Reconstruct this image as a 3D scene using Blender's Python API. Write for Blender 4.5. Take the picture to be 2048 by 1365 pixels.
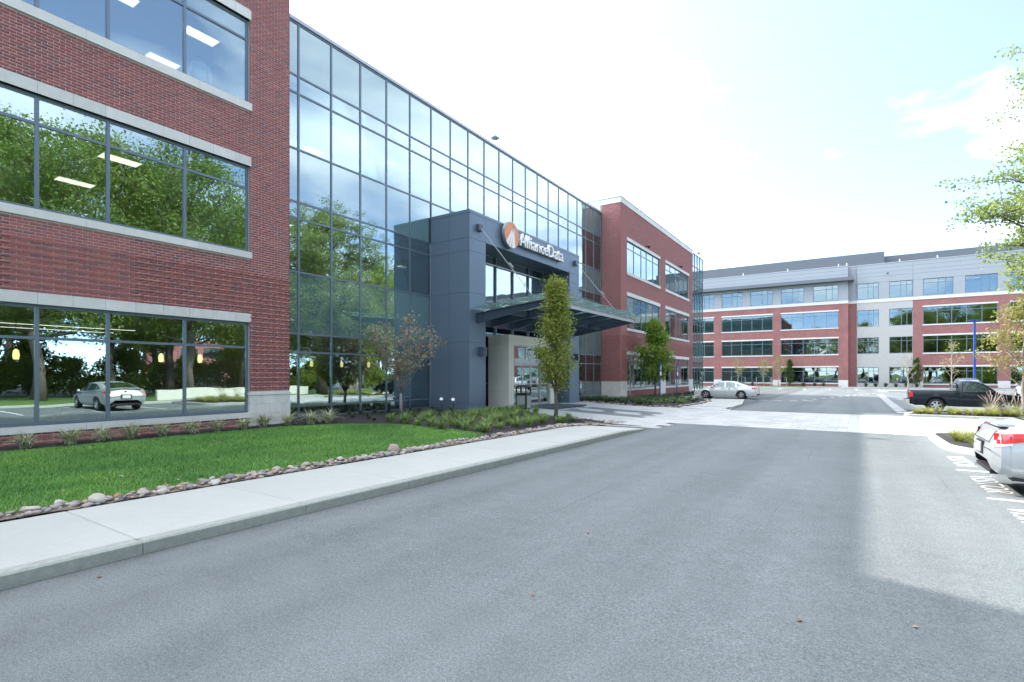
import bpy, math, random
import numpy as np
from mathutils import Matrix, Vector
random.seed(7); rng = np.random.default_rng(7)
scene = bpy.context.scene
for o in list(bpy.data.objects): bpy.data.objects.remove(o)
COL = scene.collection

# ---------------------------------------------------------------- camera
YAW = math.atan((1713 - 1024) / 1045.0)          # camera turned left of the street axis (+Y)
cam = bpy.data.cameras.new('camera'); cam_o = bpy.data.objects.new('camera', cam); COL.objects.link(cam_o)
cam.sensor_width = 36.0; cam.lens = 1045.0 / 2048 * 36
cam.shift_y = (749 - 682.5) / 2048
cam.clip_start = 0.05; cam.clip_end = 4000
cam_o.location = (0, 0, 1.8); cam_o.rotation_euler = (math.pi / 2, 0, YAW)
scene.camera = cam_o

# ---------------------------------------------------------------- world, sun, exposure
CLOUD_BASE, CLOUD_SUN = 6.2, 14.0
SUN = Vector((-16.25, 4.39, 14.15)).normalized()
EL = math.asin(SUN.z); AZ = math.atan2(SUN.x, SUN.y)
world = bpy.data.worlds.new('World'); scene.world = world; world.use_nodes = True
wn, wl = world.node_tree.nodes, world.node_tree.links
wn.clear()
w_out = wn.new('ShaderNodeOutputWorld'); w_bg = wn.new('ShaderNodeBackground'); w_bg.inputs['Strength'].default_value = 0.15
sky = wn.new('ShaderNodeTexSky'); sky.sky_type = 'NISHITA'; sky.sun_disc = False
sky.sun_elevation = EL; sky.sun_rotation = AZ; sky.air_density = 0.5; sky.dust_density = 0.9; sky.ozone_density = 1.6; sky.altitude = 1500
w_tc = wn.new('ShaderNodeTexCoord'); w_sep = wn.new('ShaderNodeSeparateXYZ'); wl.new(w_tc.outputs['Generated'], w_sep.inputs[0])
def wmath(op, a, b=None):
    n = wn.new('ShaderNodeMath'); n.operation = op
    for i, v in enumerate((a, b)):
        if v is None: continue
        if isinstance(v, (int, float)): n.inputs[i].default_value = v
        else: wl.new(v, n.inputs[i])
    return n.outputs[0]
zz = wmath('ADD', wmath('MAXIMUM', w_sep.outputs['Z'], 0.0), 0.16)
w_cmb = wn.new('ShaderNodeCombineXYZ')
wl.new(wmath('DIVIDE', w_sep.outputs['X'], zz), w_cmb.inputs[0]); wl.new(wmath('DIVIDE', w_sep.outputs['Y'], zz), w_cmb.inputs[1])
w_noise = wn.new('ShaderNodeTexNoise'); w_noise.inputs['Scale'].default_value = 0.7; w_noise.inputs['Detail'].default_value = 7; w_noise.inputs['Roughness'].default_value = 0.52; w_noise.inputs['Distortion'].default_value = 0.25
w_off = wn.new('ShaderNodeVectorMath'); w_off.operation = 'ADD'; w_off.inputs[1].default_value = (25.094, 14.29, 5.7516)
wl.new(w_cmb.outputs[0], w_off.inputs[0]); wl.new(w_off.outputs[0], w_noise.inputs['Vector'])
w_ramp = wn.new('ShaderNodeValToRGB'); w_ramp.color_ramp.elements[0].position = 0.43; w_ramp.color_ramp.elements[1].position = 0.66
wl.new(w_noise.outputs['Fac'], w_ramp.inputs['Fac'])
w_cf = wmath('ADD', wmath('MULTIPLY', w_ramp.outputs['Color'], 0.85), 0.056)
w_hazemix = wn.new('ShaderNodeMixRGB'); w_hazemix.blend_type = 'MIX'
wl.new(w_cf, w_hazemix.inputs['Fac']); wl.new(sky.outputs['Color'], w_hazemix.inputs['Color1'])
# clouds: white, brighter toward the sun (forward scattering)
w_dot = wn.new('ShaderNodeVectorMath'); w_dot.operation = 'DOT_PRODUCT'; wl.new(w_tc.outputs['Generated'], w_dot.inputs[0]); w_dot.inputs[1].default_value = tuple(SUN)
w_fwd = wmath('ADD', wmath('MULTIPLY', wmath('POWER', wmath('MAXIMUM', w_dot.outputs['Value'], 0.0), 1.6), CLOUD_SUN), CLOUD_BASE)
w_cc = wn.new('ShaderNodeMixRGB'); w_cc.blend_type = 'MULTIPLY'; w_cc.inputs['Fac'].default_value = 1.0; w_cc.inputs['Color1'].default_value = (0.97, 1.0, 1.015, 1)
wl.new(w_fwd, w_cc.inputs['Color2']); wl.new(w_cc.outputs[0], w_hazemix.inputs['Color2'])
wl.new(w_hazemix.outputs['Color'], w_bg.inputs['Color']); wl.new(w_bg.outputs[0], w_out.inputs['Surface'])

sun = bpy.data.lights.new('sun', 'SUN'); sun.energy = 2.0; sun.angle = math.radians(0.55); sun.color = (1.0, 0.94, 0.85)
sun_o = bpy.data.objects.new('sun', sun); COL.objects.link(sun_o); sun_o.location = SUN * 60
sun_o.rotation_euler = (-SUN).to_track_quat('-Z', 'Y').to_euler()

scene.view_settings.view_transform = 'Standard'; scene.view_settings.look = 'None'
scene.view_settings.exposure = 2.18; scene.view_settings.gamma = 1.0
scene.render.engine = 'CYCLES'
cy = scene.cycles
cy.max_bounces = 7; cy.diffuse_bounces = 2; cy.glossy_bounces = 4; cy.transmission_bounces = 5; cy.transparent_max_bounces = 14
cy.caustics_reflective = False; cy.caustics_refractive = False; cy.sample_clamp_indirect = 6.0
cy.use_denoising = True
try: cy.denoiser = 'OPENIMAGEDENOISE'
except Exception: pass

# ---------------------------------------------------------------- helpers
def tag(o, label=None, cat=None, group=None, kind=None):
    if label: o['label'] = label
    if cat: o['category'] = cat
    if group: o['group'] = group
    if kind: o['kind'] = kind
    return o
def mesh(name, V, F, mats=None, mi=None, smooth=False, sharp=None):
    me = bpy.data.meshes.new(name)
    me.from_pydata([tuple(v) for v in V], [], [tuple(f) for f in F]); 
    for m in (mats if isinstance(mats, (list, tuple)) else [mats]):
        if m is not None: me.materials.append(m)
    if mi is not None: me.polygons.foreach_set('material_index', np.asarray(mi, dtype=np.int32))
    if smooth:
        me.polygons.foreach_set('use_smooth', [True] * len(me.polygons))
        if sharp: me.set_sharp_from_angle(angle=math.radians(sharp))
    me.update()
    return me
def quads_mesh(name, V, Q, mat):
    """fast mesh from numpy: V (n,3), Q (m,k) index array"""
    V = np.asarray(V, dtype=np.float32); Q = np.asarray(Q, dtype=np.int32); k = Q.shape[1]
    me = bpy.data.meshes.new(name)
    me.vertices.add(len(V)); me.vertices.foreach_set('co', V.ravel())
    me.loops.add(Q.size); me.loops.foreach_set('vertex_index', Q.ravel())
    me.polygons.add(len(Q)); me.polygons.foreach_set('loop_start', np.arange(0, Q.size, k, dtype=np.int32))
    me.polygons.foreach_set('loop_total', np.full(len(Q), k, dtype=np.int32))
    me.materials.append(mat); me.update(calc_edges=True); me.validate()
    return me
def link(name, me, parent=None, loc=None, rot=None, scale=None):
    o = bpy.data.objects.new(name, me); COL.objects.link(o)
    if loc is not None: o.location = loc
    if rot is not None: o.rotation_euler = rot
    if scale is not None: o.scale = scale if hasattr(scale, '__len__') else (scale,) * 3
    if parent is not None:
        o.parent = parent
        if 'world_children' in parent: o.matrix_parent_inverse = Matrix.Translation(-Vector(parent.location))
    return o
def root(name, loc, label, cat, group=None, kind=None, world_children=True, rz=0):
    o = bpy.data.objects.new(name, None); COL.objects.link(o); o.location = loc; o.rotation_euler[2] = rz
    o.empty_display_size = 0.3
    if world_children: o['world_children'] = 1
    return tag(o, label, cat, group, kind)
BOXF = [(0,3,2,1),(4,5,6,7),(0,1,5,4),(1,2,6,5),(2,3,7,6),(3,0,4,7)]
def boxv(x0,x1,y0,y1,z0,z1):
    return [(x0,y0,z0),(x1,y0,z0),(x1,y1,z0),(x0,y1,z0),(x0,y0,z1),(x1,y0,z1),(x1,y1,z1),(x0,y1,z1)]
class MB:
    def __init__(s): s.V, s.F, s.I = [], [], []
    def add(s, V, F, mi=0):
        n = len(s.V); s.V += [tuple(v) for v in V]; s.F += [tuple(i + n for i in f) for f in F]; s.I += [mi] * len(F); return s
    def box(s, x0,x1,y0,y1,z0,z1, mi=0):
        return s.add(boxv(min(x0,x1),max(x0,x1),min(y0,y1),max(y0,y1),min(z0,z1),max(z0,z1)), BOXF, mi)
    def tube(s, pts, r, n=8, mi=0, cap=True):
        pts = [Vector(p) for p in pts]; m = len(pts)
        rs = r if hasattr(r, '__len__') else [r] * m
        base = len(s.V); u = None
        for i, p in enumerate(pts):
            d = (pts[min(i+1,m-1)] - pts[max(i-1,0)]).normalized()
            if u is None: u = d.orthogonal().normalized()
            u = (u - d * u.dot(d)).normalized(); w = d.cross(u)
            for k in range(n):
                a = 2*math.pi*k/n; s.V.append(tuple(p + (u*math.cos(a) + w*math.sin(a)) * rs[i]))
        for i in range(m-1):
            for k in range(n):
                k2 = (k+1) % n
                s.F.append((base+i*n+k, base+i*n+k2, base+(i+1)*n+k2, base+(i+1)*n+k)); s.I.append(mi)
        if cap:
            s.F.append(tuple(base+k for k in reversed(range(n)))); s.I.append(mi)
            s.F.append(tuple(base+(m-1)*n+k for k in range(n))); s.I.append(mi)
        return s
    def lathe(s, prof, n=20, c=(0,0,0), axis='z', mi=0):
        base = len(s.V)
        for r, h in prof:
            for k in range(n):
                a = 2*math.pi*k/n; x, y = r*math.cos(a), r*math.sin(a)
                p = (x, y, h) if axis == 'z' else ((h, x, y) if axis == 'x' else (x, h, y))
                s.V.append((p[0]+c[0], p[1]+c[1], p[2]+c[2]))
        for i in range(len(prof)-1):
            for k in range(n):
                k2 = (k+1) % n
                s.F.append((base+i*n+k, base+i*n+k2, base+(i+1)*n+k2, base+(i+1)*n+k)); s.I.append(mi)
        return s
    def build(s, name, mat, parent=None, smooth=False, sharp=35, **kw):
        me = mesh(name, s.V, s.F, mat, s.I if isinstance(mat, (list, tuple)) else None, smooth, sharp)
        return link(name, me, parent, **kw)
def bx(name, x0,x1,y0,y1,z0,z1, mat, parent=None):
    return MB().box(x0,x1,y0,y1,z0,z1).build(name, mat, parent)

# ---------------------------------------------------------------- materials
def nodes(name):
    m = bpy.data.materials.new(name); m.use_nodes = True; nt = m.node_tree
    b = nt.nodes['Principled BSDF']
    return m, nt, b
def sock(nt, node, inp, v):
    if hasattr(v, 'is_linked') or hasattr(v, 'links'): nt.links.new(v, node.inputs[inp])
    else: node.inputs[inp].default_value = v
def nmix(nt, fac, a, b, mode='MIX'):
    n = nt.nodes.new('ShaderNodeMixRGB'); n.blend_type = mode
    for i, v in (('Fac', fac), ('Color1', a), ('Color2', b)):
        if isinstance(v, (int, float)): n.inputs[i].default_value = v
        elif isinstance(v, tuple): n.inputs[i].default_value = (*v[:3], 1)
        else: nt.links.new(v, n.inputs[i])
    return n.outputs[0]
def nnoise(nt, scale, detail=3, rough=0.55, vec=None, out='Fac', stretch=None):
    tc = nt.nodes.new('ShaderNodeTexCoord'); n = nt.nodes.new('ShaderNodeTexNoise')
    n.inputs['Scale'].default_value = scale; n.inputs['Detail'].default_value = detail; n.inputs['Roughness'].default_value = rough
    src = tc.outputs[vec or 'Object']
    if stretch:
        mp = nt.nodes.new('ShaderNodeMapping'); mp.inputs['Scale'].default_value = stretch; nt.links.new(src, mp.inputs[0]); src = mp.outputs[0]
    nt.links.new(src, n.inputs['Vector'])
    return n.outputs[out]
def nramp(nt, fac, stops):
    n = nt.nodes.new('ShaderNodeValToRGB'); e = n.color_ramp.elements
    while len(e) < len(stops): e.new(0.5)
    for k, (p, c) in enumerate(stops): e[k].position = p; e[k].color = (*c, 1) if len(c) == 3 else c
    nt.links.new(fac, n.inputs['Fac']); return n.outputs[0]
def nmath(nt, op, a, b=None):
    n = nt.nodes.new('ShaderNodeMath'); n.operation = op
    for i, v in enumerate((a, b)):
        if v is None: continue
        if isinstance(v, (int, float)): n.inputs[i].default_value = v
        else: nt.links.new(v, n.inputs[i])
    return n.outputs[0]
def nbump(nt, b, h, strength=0.3, dist=0.01):
    n = nt.nodes.new('ShaderNodeBump'); n.inputs['Strength'].default_value = strength; n.inputs['Distance'].default_value = dist
    nt.links.new(h, n.inputs['Height']); nt.links.new(n.outputs[0], b.inputs['Normal'])
def pieces_random(nt):
    oi = nt.nodes.new('ShaderNodeObjectInfo'); g = nt.nodes.new('ShaderNodeNewGeometry')
    return nmath(nt, 'FRACT', nmath(nt, 'ADD', oi.outputs['Random'], g.outputs['Random Per Island']))
def M(name, col, rough=0.6, var=0.0, scale=8, metal=0.0, spec=0.5, bump=0.0, bscale=60, coat=0.0, stretch=None):
    m, nt, b = nodes(name)
    b.inputs['Roughness'].default_value = rough; b.inputs['Metallic'].default_value = metal
    b.inputs['Specular IOR Level'].default_value = spec; b.inputs['Coat Weight'].default_value = coat
    if var:
        f = nnoise(nt, scale, 4, stretch=stretch)
        c = nmix(nt, f, tuple(min(1, x*(1-var)) for x in col), tuple(min(1, x*(1+var)) for x in col))
        nt.links.new(c, b.inputs['Base Color'])
    else: b.inputs['Base Color'].default_value = (*col, 1)
    if bump: nbump(nt, b, nnoise(nt, bscale, 3), bump, 0.01)
    return m
def M_random(name, stops, rough=0.8, grain=0.25, gscale=40, bump=0.25, spec=0.3, bscale=90):
    m, nt, b = nodes(name); b.inputs['Roughness'].default_value = rough; b.inputs['Specular IOR Level'].default_value = spec
    c = nramp(nt, pieces_random(nt), stops)
    f = nnoise(nt, gscale, 4, vec='Object')
    c = nmix(nt, 1.0, c, nramp(nt, f, [(0.25, (1-grain,)*3), (0.75, (1+grain,)*3)]), 'MULTIPLY')
    nt.links.new(c, b.inputs['Base Color'])
    if bump: nbump(nt, b, nnoise(nt, bscale, 3), bump, 0.006)
    return m
def M_glass(name, tint, refl, rough=0.0, spandrel=None):
    """coated architectural glass: mirror share from a fresnel curve, rest passes tinted (or hits an opaque back paint)"""
    m = bpy.data.materials.new(name); m.use_nodes = True; nt = m.node_tree; nt.nodes.clear()
    out = nt.nodes.new('ShaderNodeOutputMaterial'); mix = nt.nodes.new('ShaderNodeMixShader')
    gl = nt.nodes.new('ShaderNodeBsdfGlossy'); gl.inputs['Roughness'].default_value = rough; gl.inputs['Color'].default_value = (0.84, 0.99, 0.99, 1)
    gp = nt.nodes.new('ShaderNodeNewGeometry'); wv = nt.nodes.new('ShaderNodeTexNoise'); wv.inputs['Scale'].default_value = 0.9; wv.inputs['Detail'].default_value = 1.0; nt.links.new(gp.outputs['Position'], wv.inputs['Vector'])
    bp = nt.nodes.new('ShaderNodeBump'); bp.inputs['Strength'].default_value = 0.5; bp.inputs['Distance'].default_value = 0.006; nt.links.new(wv.outputs['Fac'], bp.inputs['Height']); nt.links.new(bp.outputs[0], gl.inputs['Normal'])   # roller wave of toughened glass
    fr = nt.nodes.new('ShaderNodeLayerWeight'); fr.inputs['Blend'].default_value = 0.28
    fac = nmath(nt, 'ADD', nmath(nt, 'MULTIPLY', fr.outputs['Fresnel'], 0.8), refl)
    fac = nmath(nt, 'MINIMUM', fac, 0.95)
    nt.links.new(fac, mix.inputs[0])
    if spandrel:
        df = nt.nodes.new('ShaderNodeBsdfDiffuse'); df.inputs['Color'].default_value = (*spandrel, 1)
    else:
        df = nt.nodes.new('ShaderNodeBsdfTransparent'); df.inputs['Color'].default_value = (*tint, 1)
    nt.links.new(df.outputs[0], mix.inputs[1]); nt.links.new(gl.outputs[0], mix.inputs[2]); nt.links.new(mix.outputs[0], out.inputs['Surface'])
    return m
def M_emit(name, col, s):
    m, nt, b = nodes(name); b.inputs['Base Color'].default_value = (*col, 1)
    b.inputs['Emission Color'].default_value = (*col, 1); b.inputs['Emission Strength'].default_value = s; return m
def M_leaf(name, stops, trans=0.35, rough=0.55):
    m = bpy.data.materials.new(name); m.use_nodes = True; nt = m.node_tree; nt.nodes.clear()
    out = nt.nodes.new('ShaderNodeOutputMaterial'); mix = nt.nodes.new('ShaderNodeMixShader'); mix.inputs[0].default_value = trans
    b = nt.nodes.new('ShaderNodeBsdfPrincipled'); b.inputs['Roughness'].default_value = rough; b.inputs['Specular IOR Level'].default_value = 0.3
    t = nt.nodes.new('ShaderNodeBsdfTranslucent')
    g = nt.nodes.new('ShaderNodeNewGeometry')
    c = nramp(nt, g.outputs['Random Per Island'], stops)
    nt.links.new(c, b.inputs['Base Color']); nt.links.new(nmix(nt, 1.0, c, (1.0, 1.05, 0.6), 'MULTIPLY'), t.inputs['Color'])
    nt.links.new(b.outputs[0], mix.inputs[1]); nt.links.new(t.outputs[0], mix.inputs[2]); nt.links.new(mix.outputs[0], out.inputs['Surface'])
    return m

MAT = {}
MAT['brick'] = M_random('brick', [(0.0, (0.335,0.112,0.108)), (0.3, (0.30,0.102,0.104)), (0.55, (0.36,0.125,0.112)), (0.74, (0.275,0.102,0.106)), (0.9, (0.22,0.102,0.108)), (0.97, (0.38,0.145,0.112)), (1.0, (0.19,0.10,0.107))], 0.85, 0.22, 30)
MAT['mortar'] = M('mortar', (0.50,0.48,0.455), 0.95, 0.12, 20, bump=0.3)
MAT['cast_stone'] = M_random('cast_stone', [(0.0, (0.58,0.58,0.555)), (0.5, (0.62,0.62,0.595)), (1.0, (0.65,0.645,0.62))], 0.85, 0.06, 6, 0.08)
MAT['frame'] = M('window_frame', (0.15,0.20,0.25), 0.42, 0.06, 3, metal=0.35)
MAT['frame_light'] = M('silver_frame', (0.40,0.43,0.46), 0.4, metal=0.6)
MAT['glass'] = M_glass('vision_glass', (0.80,0.87,0.85), 0.26)
MAT['glass_cw'] = M_glass('curtain_glass', (0.60,0.70,0.69), 0.30)
MAT['spandrel'] = M_glass('spandrel_glass', None, 0.28, spandrel=(0.085,0.155,0.155))
MAT['panel'] = M('metal_panel', (0.14,0.195,0.265), 0.46, 0.09, 0.9, metal=0.3, spec=0.4, bump=0.06, bscale=1.3)
MAT['joint'] = M('panel_joint', (0.30,0.35,0.42), 0.6)
MAT['steel'] = M('painted_steel', (0.06,0.085,0.125), 0.45, 0.05, 4, metal=0.2)
MAT['stainless'] = M('stainless', (0.62,0.64,0.66), 0.25, metal=1.0)
MAT['canopy_glass'] = M_glass('canopy_glass', (0.84,0.95,0.93), 0.12)
_nt = MAT['canopy_glass'].node_tree; _mx = [n for n in _nt.nodes if n.type == 'MIX_SHADER'][0]; _src = _mx.inputs[1].links[0].from_socket
_m2 = _nt.nodes.new('ShaderNodeMixShader'); _m2.inputs[0].default_value = 0.3; _tr = _nt.nodes.new('ShaderNodeBsdfTranslucent'); _tr.inputs['Color'].default_value = (0.62,0.78,0.76,1)   # fritted glass
_nt.links.new(_src, _m2.inputs[1]); _nt.links.new(_tr.outputs[0], _m2.inputs[2]); _nt.links.new(_m2.outputs[0], _mx.inputs[1])
MAT['cream'] = M('limestone_panel', (0.66,0.65,0.60), 0.8, 0.07, 2.5, bump=0.05)
MAT['asphalt_dark'] = M('rubber_black', (0.025,0.027,0.03), 0.8)
MAT['white'] = M('white_paint', (0.80,0.80,0.78), 0.7, 0.05, 12)
MAT['dark'] = M('dark_interior', (0.05,0.05,0.052), 0.9)
MAT['ceiling'] = M('ceiling_tile', (0.62,0.62,0.60), 0.9, 0.03, 3)
MAT['room_wall'] = M('room_wall', (0.30,0.28,0.24), 0.9, 0.08, 1)
MAT['carpet'] = M('carpet', (0.10,0.10,0.11), 0.95)
MAT['troffer'] = M_emit('troffer_light', (1.0,0.93,0.78), 0.62)
MAT['pendant'] = M_emit('pendant_light', (1.0,0.72,0.30), 0.75)
MAT['roof'] = M('roof_membrane', (0.35,0.35,0.34), 0.9)

# ---------------------------------------------------------------- terrain
def gz(Y): return -0.006 * min(max(Y - 3, 0), 43)
def gb(Y): return float(np.interp(Y, [-20, 9, 17, 21, 25, 29, 37, 60], [.32, .30, .26, .22, .17, .1, -.08, -.14]))
def kerb_h(Y): return float(np.interp(Y, [-50, 15.4, 17.9, 30.2, 31.5, 200], [.12, .12, .012, .012, .10, .12]))
def sz(X, Y):
    a = gz(Y) + kerb_h(Y); t = min(max((-8.1 - X) / 5.8, 0), 1)
    b = a + 0.01 + (0.05 if 18 < Y < 30 else 0) * min(1, max(0, (-5.9 - X) / 2.2))
    return b + (gb(Y) - b) * t
def strip(name, x0, x1, ys, zf, mat, dz=0, parent=None):
    V, F = [], []
    for i, y in enumerate(ys):
        V += [(x0, y, zf(y) + dz), (x1, y, zf(y) + dz)]
        if i: n = 2*i; F.append((n-2, n-1, n+1, n))
    return link(name, mesh(name, V, F, mat), parent)
def inpoly(px, py, P):
    P = np.asarray(P); r = np.zeros(np.shape(px), bool); j = len(P) - 1
    for i in range(len(P)):
        c = ((P[i,1] > py) != (P[j,1] > py)) & (px < (P[j,0]-P[i,0]) * (py-P[i,1]) / (P[j,1]-P[i,1] + 1e-12) + P[i,0])
        r ^= c; j = i
    return r
def patch(name, poly, cell, zf, mat, dz=0.0, rough=0.0):
    P = np.array(poly); x0, y0 = P.min(0); x1, y1 = P.max(0)
    nx, ny = int((x1-x0)/cell)+1, int((y1-y0)/cell)+1
    ids = {}; V, F = [], []
    def vid(i, j):
        k = (i, j)
        if k not in ids:
            X, Y = x0+i*cell, y0+j*cell
            ids[k] = len(V); V.append((X, Y, zf(X, Y) + dz + (rng.random()-.5)*rough))
        return ids[k]
    cx, cyy = np.meshgrid(x0+(np.arange(nx)+.5)*cell, y0+(np.arange(ny)+.5)*cell, indexing='ij')
    ok = inpoly(cx, cyy, P)
    for i in range(nx):
        for j in range(ny):
            if ok[i, j]: F.append((vid(i,j), vid(i+1,j), vid(i+1,j+1), vid(i,j+1)))
    return link(name, mesh(name, V, F, mat, smooth=rough > 0))
# ---------------------------------------------------------------- ground surfaces
def mat_asphalt():
    m, nt, b = nodes('asphalt'); b.inputs['Roughness'].default_value = 0.88; b.inputs['Specular IOR Level'].default_value = 0.25
    big = nnoise(nt, 0.35, 5, 0.6); mid = nnoise(nt, 3.0, 4, 0.6); lane = nnoise(nt, 1.2, 3, 0.5, stretch=(1.0, 0.06, 1))
    fine = nnoise(nt, 110, 2, 0.75); fine2 = nnoise(nt, 38, 3, 0.7)
    c = nramp(nt, big, [(0.3, (0.134,0.150,0.154)), (0.7, (0.158,0.174,0.178))])
    c = nmix(nt, 1.0, c, nramp(nt, mid, [(0.3, (0.93,)*3), (0.7, (1.06,)*3)]), 'MULTIPLY')
    c = nmix(nt, 1.0, c, nramp(nt, lane, [(0.35, (0.95,)*3), (0.65, (1.04,)*3)]), 'MULTIPLY')
    c = nmix(nt, 1.0, c, nramp(nt, fine, [(0.28, (0.5,)*3), (0.5, (1.0,)*3), (0.72, (1.55,)*3)]), 'MULTIPLY')
    c = nmix(nt, 1.0, c, nramp(nt, fine2, [(0.3, (0.76,)*3), (0.7, (1.24,)*3)]), 'MULTIPLY')
    # paving seams along the road and a few meandering hairline cracks
    tc = nt.nodes.new('ShaderNodeTexCoord'); sp = nt.nodes.new('ShaderNodeSeparateXYZ'); nt.links.new(tc.outputs['Object'], sp.inputs[0])
    wob = nmath(nt, 'MULTIPLY', nmath(nt, 'SUBTRACT', nnoise(nt, .9, 4, .6), .5), .22)
    for sx in (-3.35, -.9, 1.25):
        dd = nmath(nt, 'ABSOLUTE', nmath(nt, 'ADD', nmath(nt, 'SUBTRACT', sp.outputs['X'], sx), wob))
        c = nmix(nt, nmath(nt, 'MULTIPLY', nmath(nt, 'LESS_THAN', dd, .012), nramp(nt, nnoise(nt, .5, 2), [(.48, (0,0,0)), (.66, (.35,.35,.35))])), c, (.05,.052,.056))
    gd = nmath(nt, 'ADD', nmath(nt, 'ADD', sp.outputs['X'], 5.95), nmath(nt, 'MULTIPLY', nmath(nt, 'SUBTRACT', nnoise(nt, 2.5, 5, .7), .5), .5))
    c = nmix(nt, 1.0, c, nramp(nt, gd, [(.0, (.72,.72,.70)), (.16, (.9,.9,.89)), (.3, (1,1,1))]), 'MULTIPLY')      # grit and damp along the kerb
    tw = nnoise(nt, .55, 3, .5, stretch=(1.6, .03, 1)); c = nmix(nt, 1.0, c, nramp(nt, tw, [(.36, (.89,)*3), (.62, (1.06,)*3)]), 'MULTIPLY')   # tyre worn lanes
    stain = nramp(nt, nnoise(nt, .22, 6, .75), [(.56, (1,)*3), (.72, (.82,)*3)]); c = nmix(nt, 1.0, c, stain, 'MULTIPLY')
    pale = nramp(nt, nnoise(nt, 1.7, 6, .8), [(.66, (1,)*3), (.74, (1.16,)*3)]); c = nmix(nt, 1.0, c, pale, 'MULTIPLY')
    nt.links.new(c, b.inputs['Base Color']); nbump(nt, b, fine, 0.55, 0.004)
    return m
def mat_concrete(name, base, grime=0.0):
    m, nt, b = nodes(name); b.inputs['Roughness'].default_value = 0.9; b.inputs['Specular IOR Level'].default_value = 0.2
    c = nramp(nt, nnoise(nt, 0.8, 5, 0.6), [(0.3, tuple(x*0.95 for x in base)), (0.7, tuple(min(1, x*1.04) for x in base))])
    c = nmix(nt, 1.0, c, nramp(nt, nnoise(nt, 14, 5, 0.7), [(0.25, (0.94-grime,)*3), (0.75, (1.04,)*3)]), 'MULTIPLY')
    c = nmix(nt, 1.0, c, nramp(nt, pieces_random(nt), [(0, (0.97,)*3), (1, (1.03,)*3)]), 'MULTIPLY')
    nt.links.new(c, b.inputs['Base Color']); nbump(nt, b, nnoise(nt, 120, 3), 0.15, 0.003)
    return m
MAT['asphalt'] = mat_asphalt()
MAT['concrete'] = mat_concrete('concrete', (0.41,0.42,0.40))
MAT['kerb'] = mat_concrete('kerb_concrete', (0.34,0.365,0.335), 0.22)
MAT['grass_base'] = M('turf_soil', (0.045,0.085,0.022), 0.95, 0.3, 6, bump=0.4, bscale=80)
MAT['turf'] = M('far_turf', (0.085,0.15,0.035), 0.95, 0.35, 4, bump=0.5, bscale=60)
MAT['mulch'] = M('mulch', (0.028,0.025,0.025), 0.95, 0.5, 45, bump=1.0, bscale=55)
MAT['straw'] = M('dry_soil', (0.26,0.23,0.17), 0.95, 0.3, 12, bump=0.6)
MAT['paver'] = M_random('paver', [(0.0, (0.36,0.37,0.375)), (0.4, (0.42,0.425,0.42)), (0.75, (0.45,0.45,0.44)), (1.0, (0.32,0.335,0.345))], 0.9, 0.10, 6, 0.15)
MAT['paver_dark'] = M_random('paver_dark', [(0.0, (0.13,0.145,0.165)), (1.0, (0.17,0.185,0.20))], 0.9, 0.1, 6, 0.15)

g = link('ground', mesh('ground', [(-1500,-1500,-.9),(1500,-1500,-.9),(1500,2500,-.9),(-1500,2500,-.9)], [(0,1,2,3)], MAT['turf'])); tag(g, kind='structure')
YS = [-60, 3, 10, 20, 30, 40, 46, 97]
road = strip('road', -60, 90, YS, gz, MAT['asphalt']); tag(road, kind='structure')

# pavement: separate concrete slabs, joints 8 mm; kerb stones in front
pave = root('pavement', (-7, 6, 0), 'pale concrete pavement between kerb and river stone border', None, kind='structure')
J = [2.33 + 1.853 * k for k in range(-7, 9)]
MAT['joint_fill'] = M('joint_fill', (0.10,0.10,0.095), 0.95)
def slab(name, x0, x1, y0, y1, zf, mat, parent, th=0.1, g=0.004, b=0.008):
    x0 += g; x1 -= g; y0 += g; y1 -= g
    V = [(x0,y0,zf(x0,y0)-th),(x1,y0,zf(x1,y0)-th),(x1,y1,zf(x1,y1)-th),(x0,y1,zf(x0,y1)-th),
         (x0,y0,zf(x0,y0)-b),(x1,y0,zf(x1,y0)-b),(x1,y1,zf(x1,y1)-b),(x0,y1,zf(x0,y1)-b),
         (x0+b,y0+b,zf(x0,y0)),(x1-b,y0+b,zf(x1,y0)),(x1-b,y1-b,zf(x1,y1)),(x0+b,y1-b,zf(x0,y1))]
    F = [(0,1,5,4),(1,2,6,5),(2,3,7,6),(3,0,4,7),(4,5,9,8),(5,6,10,9),(6,7,11,10),(7,4,8,11),(8,9,10,11)]
    return link(name, mesh(name, V, F, mat), parent)
for a, b in zip(J[:-1], J[1:]):
    b2 = min(b, 17.9)
    if a > 17.5: break
    slab('slab', -8.06, -6.11, a, b2, sz, MAT['concrete'], pave)
    slab('kerb_stone', -6.11, -5.95, a, b2, lambda X, Y: sz(X, Y) + 0.001, MAT['kerb'], pave, th=0.3, b=0.018)
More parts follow.
